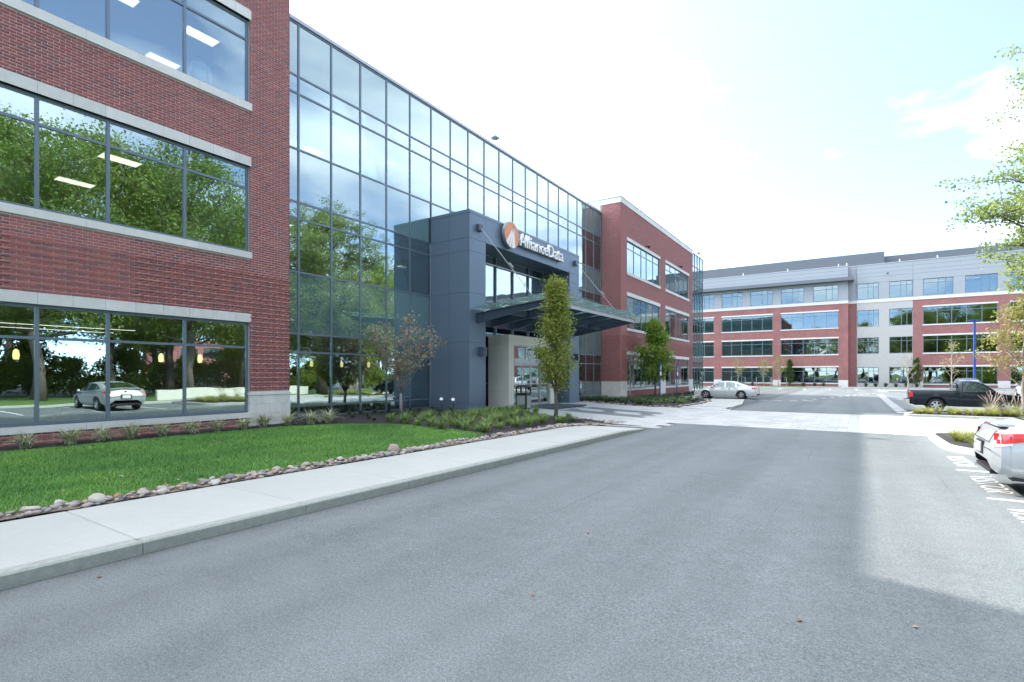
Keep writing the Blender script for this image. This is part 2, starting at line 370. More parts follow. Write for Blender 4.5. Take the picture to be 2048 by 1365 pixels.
# pavers of plaza and crossing
plaza = root('plaza_paving', (-4, 25, -.15), 'large pale pavers of the entrance plaza and road crossing', None, kind='structure')
DARK = [(-11.85, -7.6, 21.6, 25.4)]; LIGHT = [(-11.3, -10.1, 22.7, 24.3), (-9.5, -8.3, 22.7, 24.3)]
PL = [(-13.9,20.5),(-13.0,20.3),(-12.0,19.3),(-10.9,18.75),(-8.6,18.65),(-8.06,17.9),(-5.97,17.9),(-5.97,20.55),(1.95,20.55),(6.5,20.55),(9,22),(9,28),(6.5,29.9),(-5.5,29.9),(-6.0,31.5),(-8.3,31.5),(-8.6,30.4),(-9.6,28.9),(-11.2,28.6),(-13.2,29.2),(-14.3,29.6),(-14.3,20.5)]
pv = []
PW, PLN = 0.61, 0.61
i = 0
y = 17.9
rowk = 0
while y < 31.5:
    x = -14.9 + (0.305 if rowk % 2 else 0)
    while x < 9:
        pv.append((x, x+PW, y, y+PLN)); x += PW
    y += PLN; rowk += 1
pv = [p for p in pv if inpoly(np.array([(p[0]+p[1])/2]), np.array([(p[2]+p[3])/2]), PL)[0]]
def road_or_side(X, Y):
    return sz(X, Y) if X < -5.9 else gz(Y) + 0.012
def psize(x, y):
    d = -x*math.sin(YAW) + y*math.cos(YAW); l = x*math.cos(YAW) + y*math.sin(YAW)
    return (1/d if d > 1 and abs(l/d) < 0.99 else 0)
pv.sort(key=lambda p: -psize((p[0]+p[1])/2, (p[2]+p[3])/2))
def pcol(p):
    x, y = (p[0]+p[1])/2, (p[2]+p[3])/2
    if any(a <= x <= b and c <= y <= d for a, b, c, d in LIGHT): return 'paver'
    return 'paver_dark' if any(a <= x <= b and c <= y <= d for a, b, c, d in DARK) else 'paver'
rest = {'paver': MB(), 'paver_dark': MB()}
for k, p in enumerate(pv):
    dz = (rng.random()-.5) * 0.003
    zf = lambda X, Y: road_or_side(X, Y) + 0.004 + dz
    if k < 300: slab('paver', *p, zf, MAT[pcol(p)], plaza, th=0.06, g=0.004, b=0.004)
    else:
        x0,x1,y0,y1 = p[0]+.004,p[1]-.004,p[2]+.004,p[3]-.004
        V = [(x0,y0,zf(x0,y0)-.05),(x1,y0,zf(x1,y0)-.05),(x1,y1,zf(x1,y1)-.05),(x0,y1,zf(x0,y1)-.05),(x0,y0,zf(x0,y0)),(x1,y0,zf(x1,y0)),(x1,y1,zf(x1,y1)),(x0,y1,zf(x0,y1))]
        rest[pcol(p)].add(V, BOXF[1:])
for k, mb in rest.items():
    if mb.V: tag(mb.build('pavers', MAT[k], plaza), kind='stuff')
tag(patch('paver_bedding', PL, 0.3, road_or_side, MAT['joint_fill'], -0.004), kind='structure')
# far walk beside the second bed and walk along the right wing
fw = [(-5.9,31.5),(-6.1,36),(-6.7,40),(-7.2,43.6),(-9.6,43.6),(-9.0,40),(-8.3,36),(-8.3,31.5)]
V = [(x, y, gz(y)+.11) for x, y in fw] + [(x, y, gz(y)-.1) for x, y in fw]
F = [tuple(range(8))] + [(i, (i+1) % 8, 8+(i+1) % 8, 8+i) for i in range(8)]
V2 = V; fwo = link('far_pavement', mesh('far_pavement', V, [tuple(reversed(f)) for f in F] if False else F, MAT['concrete'])); tag(fwo, kind='structure')
tag(bx('wing_walk', -12.6, -11.1, 43.6, 75, -.4, gz(46)+.10, MAT['concrete']), kind='structure')
tag(bx('wing_kerb', -11.095, -10.95, 43.7, 75, -.4, gz(46)+.12, MAT['kerb']), kind='structure')

MAT['worn_paint'] = M('worn_paint', (0.60,0.61,0.60), 0.8, 0.25, 30)
# painted markings: thin sheets above the asphalt, part of the road
def paint(name, x0, x1, y0, y1, mat=None):
    V = [(x0,y0,gz(y0)+.004),(x1,y0,gz(y0)+.004),(x1,y1,gz(y1)+.004),(x0,y1,gz(y1)+.004)]
    return link(name, mesh(name, V, [(0,1,2,3)], mat or MAT['white']), road)
for yy in (13.27, 10.37, 7.47, 4.57, 1.67): paint('stall_line', 1.62, 7.0, yy-.05, yy+.05)
k = 0
yy = 33.6
while yy < 66: paint('dash', 1.75, 2.25, yy, yy+.62, MAT['worn_paint']); yy += 1.55
for k in range(7): paint('dash', -9.6+k*1.05, -9.05+k*1.05, 44.6+k*.25, 44.95+k*.25, MAT['worn_paint'])
for k in range(10): paint('dash', -3.6+k*.55, -3.3+k*.55, 47.2+k*2.3, 47.7+k*2.3, MAT['worn_paint'])
for yy in (52.6, 55.6): paint('stall_line', -10.6, -5.4, yy-.05, yy+.05)
for xx in (-9, -6, -3, 0, 3): paint('stall_line', xx-.05, xx+.05, 80, 85)
def text_mesh(txt, size, depth, mat, bold=0.0, res=3):
    c = bpy.data.curves.new('text', 'FONT'); c.body = txt; c.size = size; c.extrude = depth; c.resolution_u = res; c.offset = bold
    o = bpy.data.objects.new('text', c); COL.objects.link(o)
    dg = bpy.context.evaluated_depsgraph_get(); me = bpy.data.meshes.new_from_object(o.evaluated_get(dg))
    bpy.data.objects.remove(o); me.materials.clear(); me.materials.append(mat); return me
vt = text_mesh('VISITOR', 1.0, 0.0, M('marking_paint', (.66,.67,.66), .75, .05, 20), -0.010, 4)
cs = np.array([v.co for v in vt.vertices]); tmin, tmax = cs.min(0), cs.max(0)
for yc in (14.68, 11.78, 8.9, 6.0):   # letters 0.33 m tall, reading toward +X
    sx = 1.75 / (tmax[0]-tmin[0]); sy = 0.34 / (tmax[1]-tmin[1])
    me = vt.copy()
    for v in me.vertices:
        tx, ty = (v.co.x - tmin[0]) * sx, (v.co.y - tmin[1]) * sy
        yy = yc + .875 - tx; v.co = (1.70 + ty, yy, gz(yy) + .005)
    me.flip_normals() if False else None
    link('painted_word', me, road)

# ---------------------------------------------------------------- the office building
W, CW, P = -14.63, -16.2, -13.93
FL = [(0.70, 3.30, 2.58), (5.32, 7.81, 7.19), (9.62, 12.04, 11.48)]     # sill, head, transom of each storey
SILL = [(.55, .70), (5.14, 5.32), (9.40, 9.62)]; LINT = [(3.30, 3.55), (7.81, 8.07), (12.04, 12.30)]
bld = root('office_building', (-15, 23, .2), 'three storey red brick office building with glass curtain wall and dark blue portico', 'building')
def part(name, parent=None):
    o = bpy.data.objects.new(name, None); COL.objects.link(o); o.parent = parent or bld; o.empty_display_size = .3
    o.matrix_parent_inverse = Matrix.Translation(-Vector(bld.location)); return o
def pane(parent, mat, x, y0, y1, z0, z1, th=0.012, tilt=0.0022):
    hy, hz = (y1-y0)/2, (z1-z0)/2
    o = MB().box(-th/2, th/2, -hy, hy, -hz, hz).build('pane', mat, parent)
    o.location = (x, (y0+y1)/2, (z0+z1)/2)
    o.rotation_euler = (0, (rng.random()-.5)*tilt, (rng.random()-.5)*tilt)
    return o
def window(Ya, Yb, z0, z1, zt, sgn):
    """5 light window with upper transom lights, dark metal frame set back in the wall"""
    w = part('window'); xf, d = W - 0.085, 0.11
    y0, y1 = min(Ya, Yb), max(Ya, Yb)
    cols = [0, 1.715, 3.40, 4.68, 6.365, 8.08]
    fw = .075
    MB().box(xf-d, xf, y0, y1, z0, z0+fw).box(xf-d, xf, y0, y1, z1-fw, z1).box(xf-d, xf, y0, y0+fw, z0+fw, z1-fw).box(xf-d, xf, y1-fw, y1, z0+fw, z1-fw).build('frame', MAT['frame'], w)
    ms = [y0 + c for c in cols[1:-1]]
    for m_ in ms: bx('mullion', xf-d, xf+.004, m_-.035, m_+.035, z0+fw, z1-fw, MAT['frame'], w)
    ed = [y0+fw] + ms + [y1-fw]
    for a, b in zip(ed[:-1], ed[1:]):
        aa = a + (.035 if a in ms else 0); bb = b - (.035 if b in ms else 0)
        bx('transom', xf-d, xf+.002, aa, bb, zt-.03, zt+.03, MAT['frame'], w)
        pane(w, MAT['glass'], xf-.03, aa, bb, z0+fw, zt-.03); pane(w, MAT['glass'], xf-.03, aa, bb, zt+.03, z1-fw)
def blocks(name, y0, y1, z0, z1, x0, x1, step, mat, parent, off=0.0):
    y = y0; k = 0
    while y < y1 - 1e-3:
        b = min(y1, y + (step - off if k == 0 else step)); k += 1
        bx(name, x0, x1, y+.0025, b-.0025, z0, z1, mat, parent); y = b
UNIT_BRICK = None
def brick_rows(s0, s1, z0, z1, holes, proud_to=4.75):
    """list of (sa, sb, za, zb, depth, full) in wall coordinates"""
    out = []; c = 0; z = z0; H, Lb, j = .0677, .2032, .0115
    while z < z1 - .02:
        za, zb = z, min(z + H - j, z1); off = 0 if c % 2 else Lb/2
        pr = 0.015 if (c % 2 == 0 and z < proud_to) else 0.0
        segs = [(s0, s1)]
        for (ha, hb, hz0, hz1) in holes:
            if zb > hz0 + .01 and za < hz1 - .01:
                ns = []
                for a, b in segs:
                    if hb <= a or ha >= b: ns.append((a, b)); continue
                    if ha > a: ns.append((a, ha))
                    if hb < b: ns.append((hb, b))
                segs = ns
        for a, b in segs:
            k0 = math.floor((a - s0 - off) / Lb); s = s0 + off + k0 * Lb
            while s < b:
                sa, sb = max(s, a), min(s + Lb - j, b)
                if sb - sa > 0.035: out.append((sa, sb, za, zb, pr + (rng.random()-.5)*.004, sb - sa > Lb - j - 1e-4))
                s += Lb
        z += H; c += 1
    return out
def brick_mass(name, rows, tf, parent, mat):
    R = np.array([r[:5] for r in rows]); n = len(R)
    V = np.zeros((n, 8, 3))
    for i, (s, z, back) in enumerate(((0,2,1),(1,2,1),(1,3,1),(0,3,1),(0,2,0),(1,2,0),(1,3,0),(0,3,0))):
        d = np.full(n, -.03) if back else R[:,4]
        V[:, i] = tf(R[:, s], R[:, z], d)
    Q = np.array([(4,5,6,7),(0,1,5,4),(1,2,6,5),(2,3,7,6),(3,0,4,7)])
    Qa = (np.arange(n)[:,None,None]*8 + Q[None]).reshape(-1,4)
    o = link(name, quads_mesh(name, V.reshape(-1,3), Qa, mat), parent); tag(o, kind='stuff'); return o
def face_tf(kind, c, sgn=1, base=0.0):
    if kind == 'x': return lambda s, z, d: np.stack([c + d, base + sgn*s, z], -1)      # faces +X
    return lambda s, z, d: np.stack([base + s, c - sgn*d, z], -1)                      # faces -Y (sgn 1) or +Y (-1)
TOP = 14.62; ZB = -0.45
def wing(sgn, Y0, corner_z):
    near = sgn < 0
    def Y(s): return Y0 + sgn*s
    def yb(a, b): return min(Y(a), Y(b)), max(Y(a), Y(b))
    wall = part('brick_wall')
    bays = [(1.26, 9.34), (10.89, 18.97)]
    holes = []
    for a, b in bays:
        for (z0, z1, zt), (s0, s1), (l0, l1) in zip(FL, SILL, LINT):
            holes.append((a, b, s0, l1))
    zc = 1.26
    for a, b in ((-.005, 1.30), (9.30, 10.93), (18.93, 20.45)): holes.append((a, b, -1, zc))
    # backing wall with openings (mortar)
    mb = MB(); xo, xi = W-.0045, W-.35
    zs = [ZB, .70, 3.30, 5.32, 7.81, 9.62, 12.04, 15.0]
    for a, b in ((zs[0],zs[1]),(zs[2],zs[3]),(zs[4],zs[5]),(zs[6],zs[7])): mb.box(xi, xo, *yb(.008,20.45), a, b)
    for a, b in ((.008,1.26),(9.34,10.89),(18.97,20.45)):
        for z0, z1 in ((zs[1],zs[2]),(zs[3],zs[4]),(zs[5],zs[6])): mb.box(xi, xo, *yb(a,b), z0, z1)
    mb.build('backing', MAT['mortar'], wall)
    rows = brick_rows(0, 20.45, .30 if near else -.2, TOP, holes)
    tf = face_tf('x', W, sgn, Y0)
    if near:   # the 300 nearest full bricks stand as pieces of their own
        def score(r):
            if not r[5]: return 0
            x, y = W, Y((r[0]+r[1])/2); d = -x*math.sin(YAW) + y*math.cos(YAW); l = x*math.cos(YAW) + y*math.sin(YAW)
            v = .0 if d < 2 else (r[2]-1.8)/d
            if d < 2 or abs(l/d) > .97 or not (-.42 < v < .70): return 0
            return abs(1/d) if r[2] < 7.8 else .5/d
        sc = sorted(range(len(rows)), key=lambda i: -score(rows[i]))[:300]
        H, L = .0677-.0115, .2032-.0115
        ub = mesh('brick', boxv(-.03, 0, -L/2, L/2, -H/2, H/2), BOXF, MAT['brick'])
        for i in sc:
            r = rows[i]; link('brick', ub, wall, loc=(W + r[4], Y((r[0]+r[1])/2), (r[2]+r[3])/2))
        ss = set(sc); rows = [r for i, r in enumerate(rows) if i not in ss]
    brick_mass('bricks', rows, tf, wall, MAT['brick'])
    # return wall
    Yr = Y(0); dr = W - CW
    rr = brick_rows(0, dr - .02, 1.27, TOP, [], 4.75)
    brick_mass('bricks', rr, face_tf('y', Yr, sgn, CW + .02), wall, MAT['brick'])
    y_a, y_b = sorted((Yr + sgn*.0045, Yr + sgn*.30)); bx('backing', CW-1.6, W-.35, y_a, y_b, ZB, 15.0, MAT['mortar'], wall)
    # coping: stone band with metal cap
    y0, y1 = yb(-.03, 20.48)
    blocks('coping_stone', y0, y1, TOP, 15.02, W-.35, W+.03, 1.22, MAT['cast_stone'], bld)
    ya, yb_ = sorted((Yr - sgn*.03, Yr + sgn*.3)); bx('coping_stone', CW-.06, W-.355, ya, yb_, TOP, 15.02, MAT['cast_stone'], bld)
    bx('coping_stone', CW-1.2, CW-.065, ya-.01, yb_+.01, 13.4, 15.03, MAT['frame_light'], bld)
    bx('metal_cap', W-.4, W+.06, y0-.03, y1, 15.022, 15.10, MAT['frame_light'], bld)
    bx('metal_cap', CW-1.25, W-.402, ya-.03, yb_+.03, 15.032, 15.102, MAT['frame_light'], bld)
    # stone bases of the piers: coursed blocks and a cap
    for a, b in ((-.02, 1.28), (9.32, 10.91), (18.95, 20.45)):
        y0, y1 = yb(a, b)
        bx('stone_cap', W-.1, W+.035, y0-.012, y1+.012, 1.20, 1.262, MAT['cast_stone'], bld)
        zz_ = 1.20; k = 0
        while zz_ > (.1 if near else -.25):
            blocks('stone_block', y0, y1, zz_-.27+.003, zz_-.002, W-.1, W+.014, .405, MAT['cast_stone'], bld, off=.2 if k % 2 else 0); zz_ -= .27; k += 1
    if not near:
        zz_ = 1.20; k = 0
        while zz_ > -.25:
            x = CW + .02
            while x < W + .01:
                b_ = min(x + (.2 if k % 2 and x < CW+.1 else .405), W + .012); bx('stone_block', x+.0025, b_-.0025, Yr-.016, Yr+.1, zz_-.267, zz_-.002, MAT['cast_stone'], bld); x = b_
            zz_ -= .27; k += 1
        bx('stone_cap', CW+.02, W+.034, Yr-.035, Yr+.1, 1.20, 1.262, MAT['cast_stone'], bld)
    for a, b in bays:
        y0, y1 = yb(a, b)
        for (z0, z1, zt), (s0, s1), (l0, l1) in zip(FL, SILL, LINT):
            window(y0, y1, z0, z1, zt, sgn)
            blocks('lintel_block', y0-.03, y1+.03, l0, l1, W-.12, W+.012, .61, MAT['cast_stone'], bld, off=.25)
            blocks('sill_stone', y0-.04, y1+.04, s0, s1, W-.16, W+.045, 2.43, MAT['cast_stone'], bld, off=.6)
    # glazed corner at the end of the wing
    cwp = part('corner_glazing')
    sm = [20.45, 21.5, 22.65, 23.8, 25.04]
    zr = [-.2 if not near else .3, .69, 2.57, 3.21, 5.35, 7.21, 7.78, 9.61, 11.55, 12.15, 13.5, 14.9]
    for s in sm: y0, y1 = yb(s-.03, s+.03); bx('mullion', W-.2, W-.04, y0, y1, zr[0], 14.98, MAT['frame'], cwp)
    for z in zr: y0, y1 = yb(20.48, 25.04); bx('transom', W-.18, W-.045, y0, y1, z-.03, z+.03, MAT['frame'], cwp)
    for i, (z0, z1) in enumerate(zip(zr[:-1], zr[1:])):
        for a, b in zip(sm[:-1], sm[1:]):
            y0, y1 = yb(a+.03, b-.03); pane(cwp, MAT['spandrel' if i in (3, 6, 9, 10) else 'glass_cw'], W-.1, y0, y1, z0+.03, z1-.03)
    y0, y1 = yb(25.04, 25.2); bx('end_wall', -40, W-.05, y0, y1, ZB, 14.98, MAT['spandrel'], bld)
    # rooms: floors, roof, back wall
wing(-1, 9.70, 1.26)
wing(1, 36.88, 1.26)
# slabs, ceilings, back wall, roof run through the whole building
YA, YB = -15.4, 62.0
for z0, z1 in ((-.6, .18), (3.42, 4.60), (7.93, 8.90), (12.4, 13.4)):
    for ya, yb_, xf in ((YA, 9.45, W-.42), (9.45, 37.1, CW-.35), (37.1, YB, W-.42)):
        bx('floor_slab', -39.5, xf, ya, yb_, z0+.06, z1, MAT['carpet'], bld)
        bx('ceiling', -39.5, xf, ya, yb_, z0, z0+.058, MAT['ceiling'], bld)
bx('back_wall', -40, -39.5, YA, YB, -.6, 14.9, MAT['mortar'], bld)
bx('roof', -40, CW-.3, YA, YB, 13.402, 13.7, MAT['roof'], bld)
for z0, z1 in ((.18, 3.42), (4.60, 7.93), (8.90, 12.4)):
    bx('inner_wall', -27.2, -27, YA, YB, z0+.002, z1-.002, MAT['room_wall'], bld)
    for yy in (9.6, 37.0): bx('inner_wall', -27, W-.5 if False else CW-.5, yy-.08, yy+.08, z0+.002, z1-.002, MAT['ceiling'], bld)
    for yy in (-6, 2.0, 16.5, 30, 44, 54):
        bx('column', -20.3, -19.8, yy-.25, yy+.25, z0+.002, z1-.002, MAT['ceiling'], bld)

# curtain wall between the wings
cw = part('curtain_wall')
ZR = [.30, .69, 2.57, 3.21, 5.35, 7.21, 7.78, 9.61, 11.55, 12.15, 13.96]
YM = [9.72] + [11.09 + 1.357*k for k in range(20)] + [36.87]
PY0, PY1, PZ = 17.79, 28.45, 8.93
SP = {3, 6, 9}
for k, y in enumerate(YM):
    y0, y1 = y-.032, y+.032
    if k in (0,): y1 = y+.05
    if k == len(YM)-1: y0 = y-.06; y1 = y
    inp = PY0 < y < PY1
    bx('mullion', CW-.17, CW+.014, y0, y1, PZ if inp else ZR[0], 14.0, MAT['frame'], cw)
for i, z in enumerate(ZR):
    for a, b in zip(YM[:-1], YM[1:]):
        aa, bb = a+.033, b-.033
        if z < PZ and bb > PY0 and aa < PY1:
            if aa < PY0 - .1: bb = PY0
            elif bb > PY1 + .1: aa = PY1
            else: continue
        bx('transom', CW-.16, CW+.010, aa, bb, z-.032, z+.032, MAT['frame'], cw)
for i, (z0, z1) in enumerate(zip(ZR[:-1], ZR[1:])):
    for a, b in zip(YM[:-1], YM[1:]):
        aa, bb, zz0 = a+.033, b-.033, z0+.032
        if z1 < PZ + .2 or z0 < PZ:
            if bb > PY0 and aa < PY1:
                if aa < PY0 - .1: bb = PY0
                elif bb > PY1 + .1: aa = PY1
                elif z1 > PZ: zz0 = max(zz0, PZ)
                else: continue
        pane(cw, MAT['spandrel' if i in SP else 'glass_cw'], CW-.022, aa, bb, zz0, z1-.032)
bx('parapet_cap', CW-.5, CW+.06, 9.71, 36.87, 14.0, 14.13, MAT['frame_light'], cw)
bx('base_plinth', CW-.2, CW+.02, 9.72, 17.78, -.3, .266, MAT['frame'], cw)
bx('base_plinth', CW-.2, CW+.02, 28.46, 36.86, -.5, .266, MAT['frame'], cw)

# portico: panel clad frame round a recessed glass front
po = part('portico')
XB = -15.18; OY0, OY1, OZ = 18.98, 27.20, 7.71
core = MB().box(CW-.1, P-.03, PY0+.03, OY0-.03, -.3, PZ-.03).box(CW-.1, P-.03, OY1+.03, PY1-.03, -.3, PZ-.03).box(CW-.1, P-.03, PY0+.03, PY1-.03, OZ+.03, PZ-.03)
core.build('core', MAT['joint'], po)
zj = [-.25, .52, 3.20, 5.35, 7.16, 7.72, 8.80]
def panel(x0,x1,y0,y1,z0,z1): return bx('cladding_panel', x0,x1,y0,y1,z0,z1, MAT['panel'], po)
g_ = .006
for z0, z1 in zip(zj[:-1], zj[1:]):
    for a, b in ((PY0, OY0), (OY1, PY1)): panel(P-.03, P, a+g_, b-g_, z0+g_, z1-g_)
    for a, b in ((CW+.04, -15.06), (-15.06, P-.032)):     # outer sides
        panel(a+g_, b-g_, PY0, PY0+.03, z0+g_, z1-g_); panel(a+g_, b-g_, PY1-.03, PY1, z0+g_, z1-g_)
    if z1 < 7.8:
        for yy in ((OY0-.03, OY0), (OY1, OY1+.03)): panel(XB+.02, P-.032, *yy, z0+g_, min(z1, OZ)-g_)
hy = [OY0 + k*(OY1-OY0)/5 for k in range(6)]
for a, b in zip(hy[:-1], hy[1:]):
    panel(P-.03, P, a+g_, b-g_, OZ, 8.80-g_)
    panel(XB+.02, P-.032, a+g_, b-g_, OZ, OZ+.03)
panel(P-.04, P+.012, PY0-.012, PY1+.012, 8.80, PZ)
for ya in (PY0-.012, PY1-.03): panel(CW+.04, P-.042, ya, ya+.042, 8.80, PZ)
bx('portico_roof', CW+.04, P-.05, PY0+.03, PY1-.03, PZ-.03, PZ-.012, MAT['roof'], po)
# recessed glass front
rf = part('entrance_glazing')
RM = [OY0+.02, 19.96, 21.53, 23.10, 24.67, 26.24, OY1-.02]; RZ = [.2, 3.75, 4.35, 5.35, 7.24, OZ-.02]
for y in RM: bx('mullion', XB-.12, XB+.04, y-.032, y+.032, .05, OZ, MAT['frame'], rf)
for z in RZ:
    for a, b in zip(RM[:-1], RM[1:]): bx('transom', XB-.10, XB+(.06 if z == 7.24 else .03), a+.033, b-.033, z-.03, z+.03, MAT['frame_light' if z == 7.24 else 'frame'], rf)
for z0, z1 in zip(RZ[:-1], RZ[1:]):
    for a, b in zip(RM[:-1], RM[1:]): pane(rf, MAT['glass_cw' if z0 != 4.35 else 'spandrel'], XB-.05, a+.033, b-.033, z0+.03, z1-.03)
# vestibule: limestone box with sliding doors
VY0, VY1, VX, VZ, g0 = 20.83, 25.33, -13.91, 3.71, .20
ve = part('vestibule')
DY0, DY1, DZ = 21.27, 24.89, 3.24
for k, (z0, z1) in enumerate(((.14, .95), (.95, 1.8), (1.8, 2.5), (2.5, 3.25), (3.25, VZ))):
    for ya, yb_ in ((VY0, VY0+.06), (VY1-.06, VY1)):
        bx('stone_panel', XB+.05, VX-.102, ya, yb_, z0+.003, z1-.003, MAT['cream'], ve)
bx('jamb_stone', VX-.1, VX, VY0-.004, DY0-.002, .14, VZ, MAT['cream'], ve); bx('jamb_stone', VX-.1, VX, DY1+.002, VY1+.004, .14, VZ, MAT['cream'], ve)
bx('header_stone', VX-.1, VX-.002, DY0, DY1, DZ, VZ-.002, MAT['cream'], ve)
bx('vestibule_roof', XB+.04, VX-.1, VY0+.062, VY1-.062, VZ-.12, VZ-.02, MAT['cream'], ve)
bx('vestibule_floor', XB+.04, VX, VY0+.062, VY1-.062, .10, .19, MAT['carpet'], ve)
xf = VX - .06
MB().box(xf-.08, xf, DY0, DY0+.06, .19, DZ).box(xf-.08, xf, DY1-.06, DY1, .19, DZ).box(xf-.08, xf, DY0+.06, DY1-.06, DZ-.06, DZ).build('door_frame', MAT['frame_light'], ve)
bx('door_operator', xf-.08, xf+.05, DY0+.06, DY1-.06, 2.30, 2.58, MAT['frame_light'], ve)
ym = [DY0+.06 + k*(DY1-DY0-.12)/3 for k in range(4)]
for k in range(3):
    pane(ve, MAT['glass'], xf-.04, ym[k]+.03, ym[k+1]-.03, 2.58, DZ-.06, tilt=0)
    if k: bx('mullion', xf-.07, xf-.005, ym[k]-.03, ym[k]+.03, 2.58, DZ-.062, MAT['frame_light'], ve)
yd = [DY0+.06 + k*(DY1-DY0-.12)/4 for k in range(5)]
for k in range(4):
    xs = xf - (.035 if k in (0, 3) else .075); a, b = yd[k], yd[k+1]
    fw = .055
    MB().box(xs-.035, xs, a, a+fw, .2, 2.30).box(xs-.035, xs, b-fw, b, .2, 2.30).box(xs-.035, xs, a+fw, b-fw, .2, .32).box(xs-.035, xs, a+fw, b-fw, 2.22, 2.30).box(xs-.036, xs+.012, a+fw, b-fw, 1.28, 1.33).build('door_leaf', MAT['frame_light'], ve)
    pane(ve, MAT['glass'], xs-.018, a+fw, b-fw, .32, 1.28, tilt=.004); pane(ve, MAT['glass'], xs-.018, a+fw, b-fw, 1.33, 2.22, tilt=.004)
nm = text_mesh('3085', .36, .004, MAT['white'], .008)
link('street_number', nm, ve, loc=(xf-.026, 22.62, 2.76), rot=(math.pi/2, 0, math.pi/2))
bx('wall_button', VX, VX+.03, 25.05, 25.15, 1.25, 1.45, MAT['dark'], ve); bx('wall_button', VX, VX+.03, 25.05, 25.15, 1.75, 2.0, MAT['dark'], ve)
# canopy: seven tapered beams, fascia, glass on spider fittings, tie rods
ca = part('canopy')
XO = -10.33; BY = [18.33 + 1.597*k for k in range(7)]
def bz(x): return 4.48 + (x - P) / (XO - P) * .36       # upper face of the beams
for y in BY:
    x0 = P if y < 18.5 or y > 27.5 else -14.25
    V = []; hw = .07
    for x, z1, z0 in ((x0, bz(x0), bz(x0)-.44), (-12.3, bz(-12.3), bz(-12.3)-.34), (XO, bz(XO), bz(XO)-.20)):
        V += [(x, y-.012, z0+.02), (x, y+.012, z0+.02), (x, y+.012, z1-.02), (x, y-.012, z1-.02)]
    F = [(0,3,2,1),(8,9,10,11)]
    for i in (0, 4): F += [(i,i+1,i+5,i+4),(i+1,i+2,i+6,i+5),(i+2,i+3,i+7,i+6),(i+3,i,i+4,i+7)]
    mb = MB().add(V, F)
    for dz0, dz1 in ((0, 0),):
        for up in (True, False):
            V = []
            for x, z1, z0 in ((x0, bz(x0), bz(x0)-.44), (-12.3, bz(-12.3), bz(-12.3)-.34), (XO, bz(XO), bz(XO)-.20)):
                zt = z1 if up else z0+.02
                V += [(x, y-hw, zt-.02), (x, y+hw, zt-.02), (x, y+hw, zt), (x, y-hw, zt)]
            mb.add(V, F)
    for xx in (x0+.02, x0+.34): mb.box(xx, xx+.015, y-hw, y+hw, bz(xx)-.43, bz(xx)-.02)
    mb.build('beam', MAT['steel'], ca)
    for xx in (-13.5, -12.5, -11.5, -10.5):      # spider fittings
        z = bz(xx); s = MB().tube([(xx,y,z),(xx,y,z+.06)], .018, 6)
        for dx in (-.16, .16):
            for dy in (-.11, .11): s.tube([(xx,y,z+.06),(xx+dx,y+dy,z+.10),(xx+dx,y+dy,z+.17)], .012, 5)
        s.build('spider_fitting', MAT['stainless'], ca)
MB().box(XO+.003, XO+.012, BY[0]-.07, BY[-1]+.07, bz(XO)-.19, bz(XO)+.01).box(XO+.003, XO+.09, BY[0]-.07, BY[-1]+.07, bz(XO)-.002, bz(XO)+.012).build('fascia', MAT['frame_light'], ca)
for k, y in enumerate(BY[:-1]):
    bx('purlin', -12.36, -12.26, y+.014, BY[k+1]-.014, bz(-12.3)-.3, bz(-12.3)-.06, MAT['steel'], ca)
    if 18.9 < y < 27: bx('header_beam', -14.38, -14.26, y-.8, BY[k+1]-.802, 4.0, 4.42, MAT['steel'], ca)
XG = [-13.85, -12.97, -11.99, -11.01, -9.95]
for a, b in zip(XG[:-1], XG[1:]):
    yl = [BY[0]-.45] + BY[1:-1] + [BY[-1]+.45]
    for y0, y1 in zip(yl[:-1], yl[1:]):
        za, zb = bz(a)+.17, bz(b)+.17; e = .008
        V = [(a+e,y0+e,za),(b-e,y0+e,zb),(b-e,y1-e,zb),(a+e,y1-e,za),(a+e,y0+e,za+.02),(b-e,y0+e,zb+.02),(b-e,y1-e,zb+.02),(a+e,y1-e,za+.02)]
        link('glass_panel', mesh('glass_panel', V, BOXF, MAT['canopy_glass']), ca)
for y, ya in ((18.42, BY[0]+1.2), (27.85, BY[-1]-.3)):
    yk = {18.42: BY[0], 27.85: BY[-1]}[y]
    z0 = 8.24 if y < 20 else 8.35
    MB().box(P, P+.16, y-.14, y+.14, z0-.14, z0+.14).build('rod_anchor', MAT['steel'], ca)
    MB().tube([(P+.14, y, z0), (-10.9, yk, bz(-10.9)+.02)], .014, 8).tube([(-12.25, y+(yk-y)*.5, (z0+bz(-10.9))/2+.0), (-12.05, y+(yk-y)*.53, (z0+bz(-10.9))/2-.22)], .024, 8).build('tie_rod', MAT['frame_light'], ca)
# ---------------------------------------------------------------- lawn, beds, stones, plants
lawn_poly = [(-8.35,-14),(-8.38,6),(-8.5,11.6),(-9.0,12.0),(-10.3,12.0),(-11.4,11.9),(-12.3,11.4),(-13.1,10.3),(-13.62,9.0),(-13.62,-14)]
tag(patch('lawn', lawn_poly, .2, sz, MAT['grass_base'], 0.0, .01), kind='structure')
bed_poly = [(-8.3,11.4),(-8.4,14),(-8.3,16.8),(-7.7,18.6),(-8.6,18.85),(-10.9,18.9),(-12.0,19.4),(-13.0,20.35),(-13.9,20.5),(-14.2,20.5),(-14.2,17.5),(-16.3,17.5),(-16.3,9.6),(-14.7,9.6),(-14.7,-14),(-13.4,-14),(-13.4,9.0),(-12.9,10.3),(-12.1,11.3),(-10.3,11.7)]
tag(patch('planting_bed', bed_poly, .2, sz, MAT['mulch'], 0.012, .03), kind='structure')
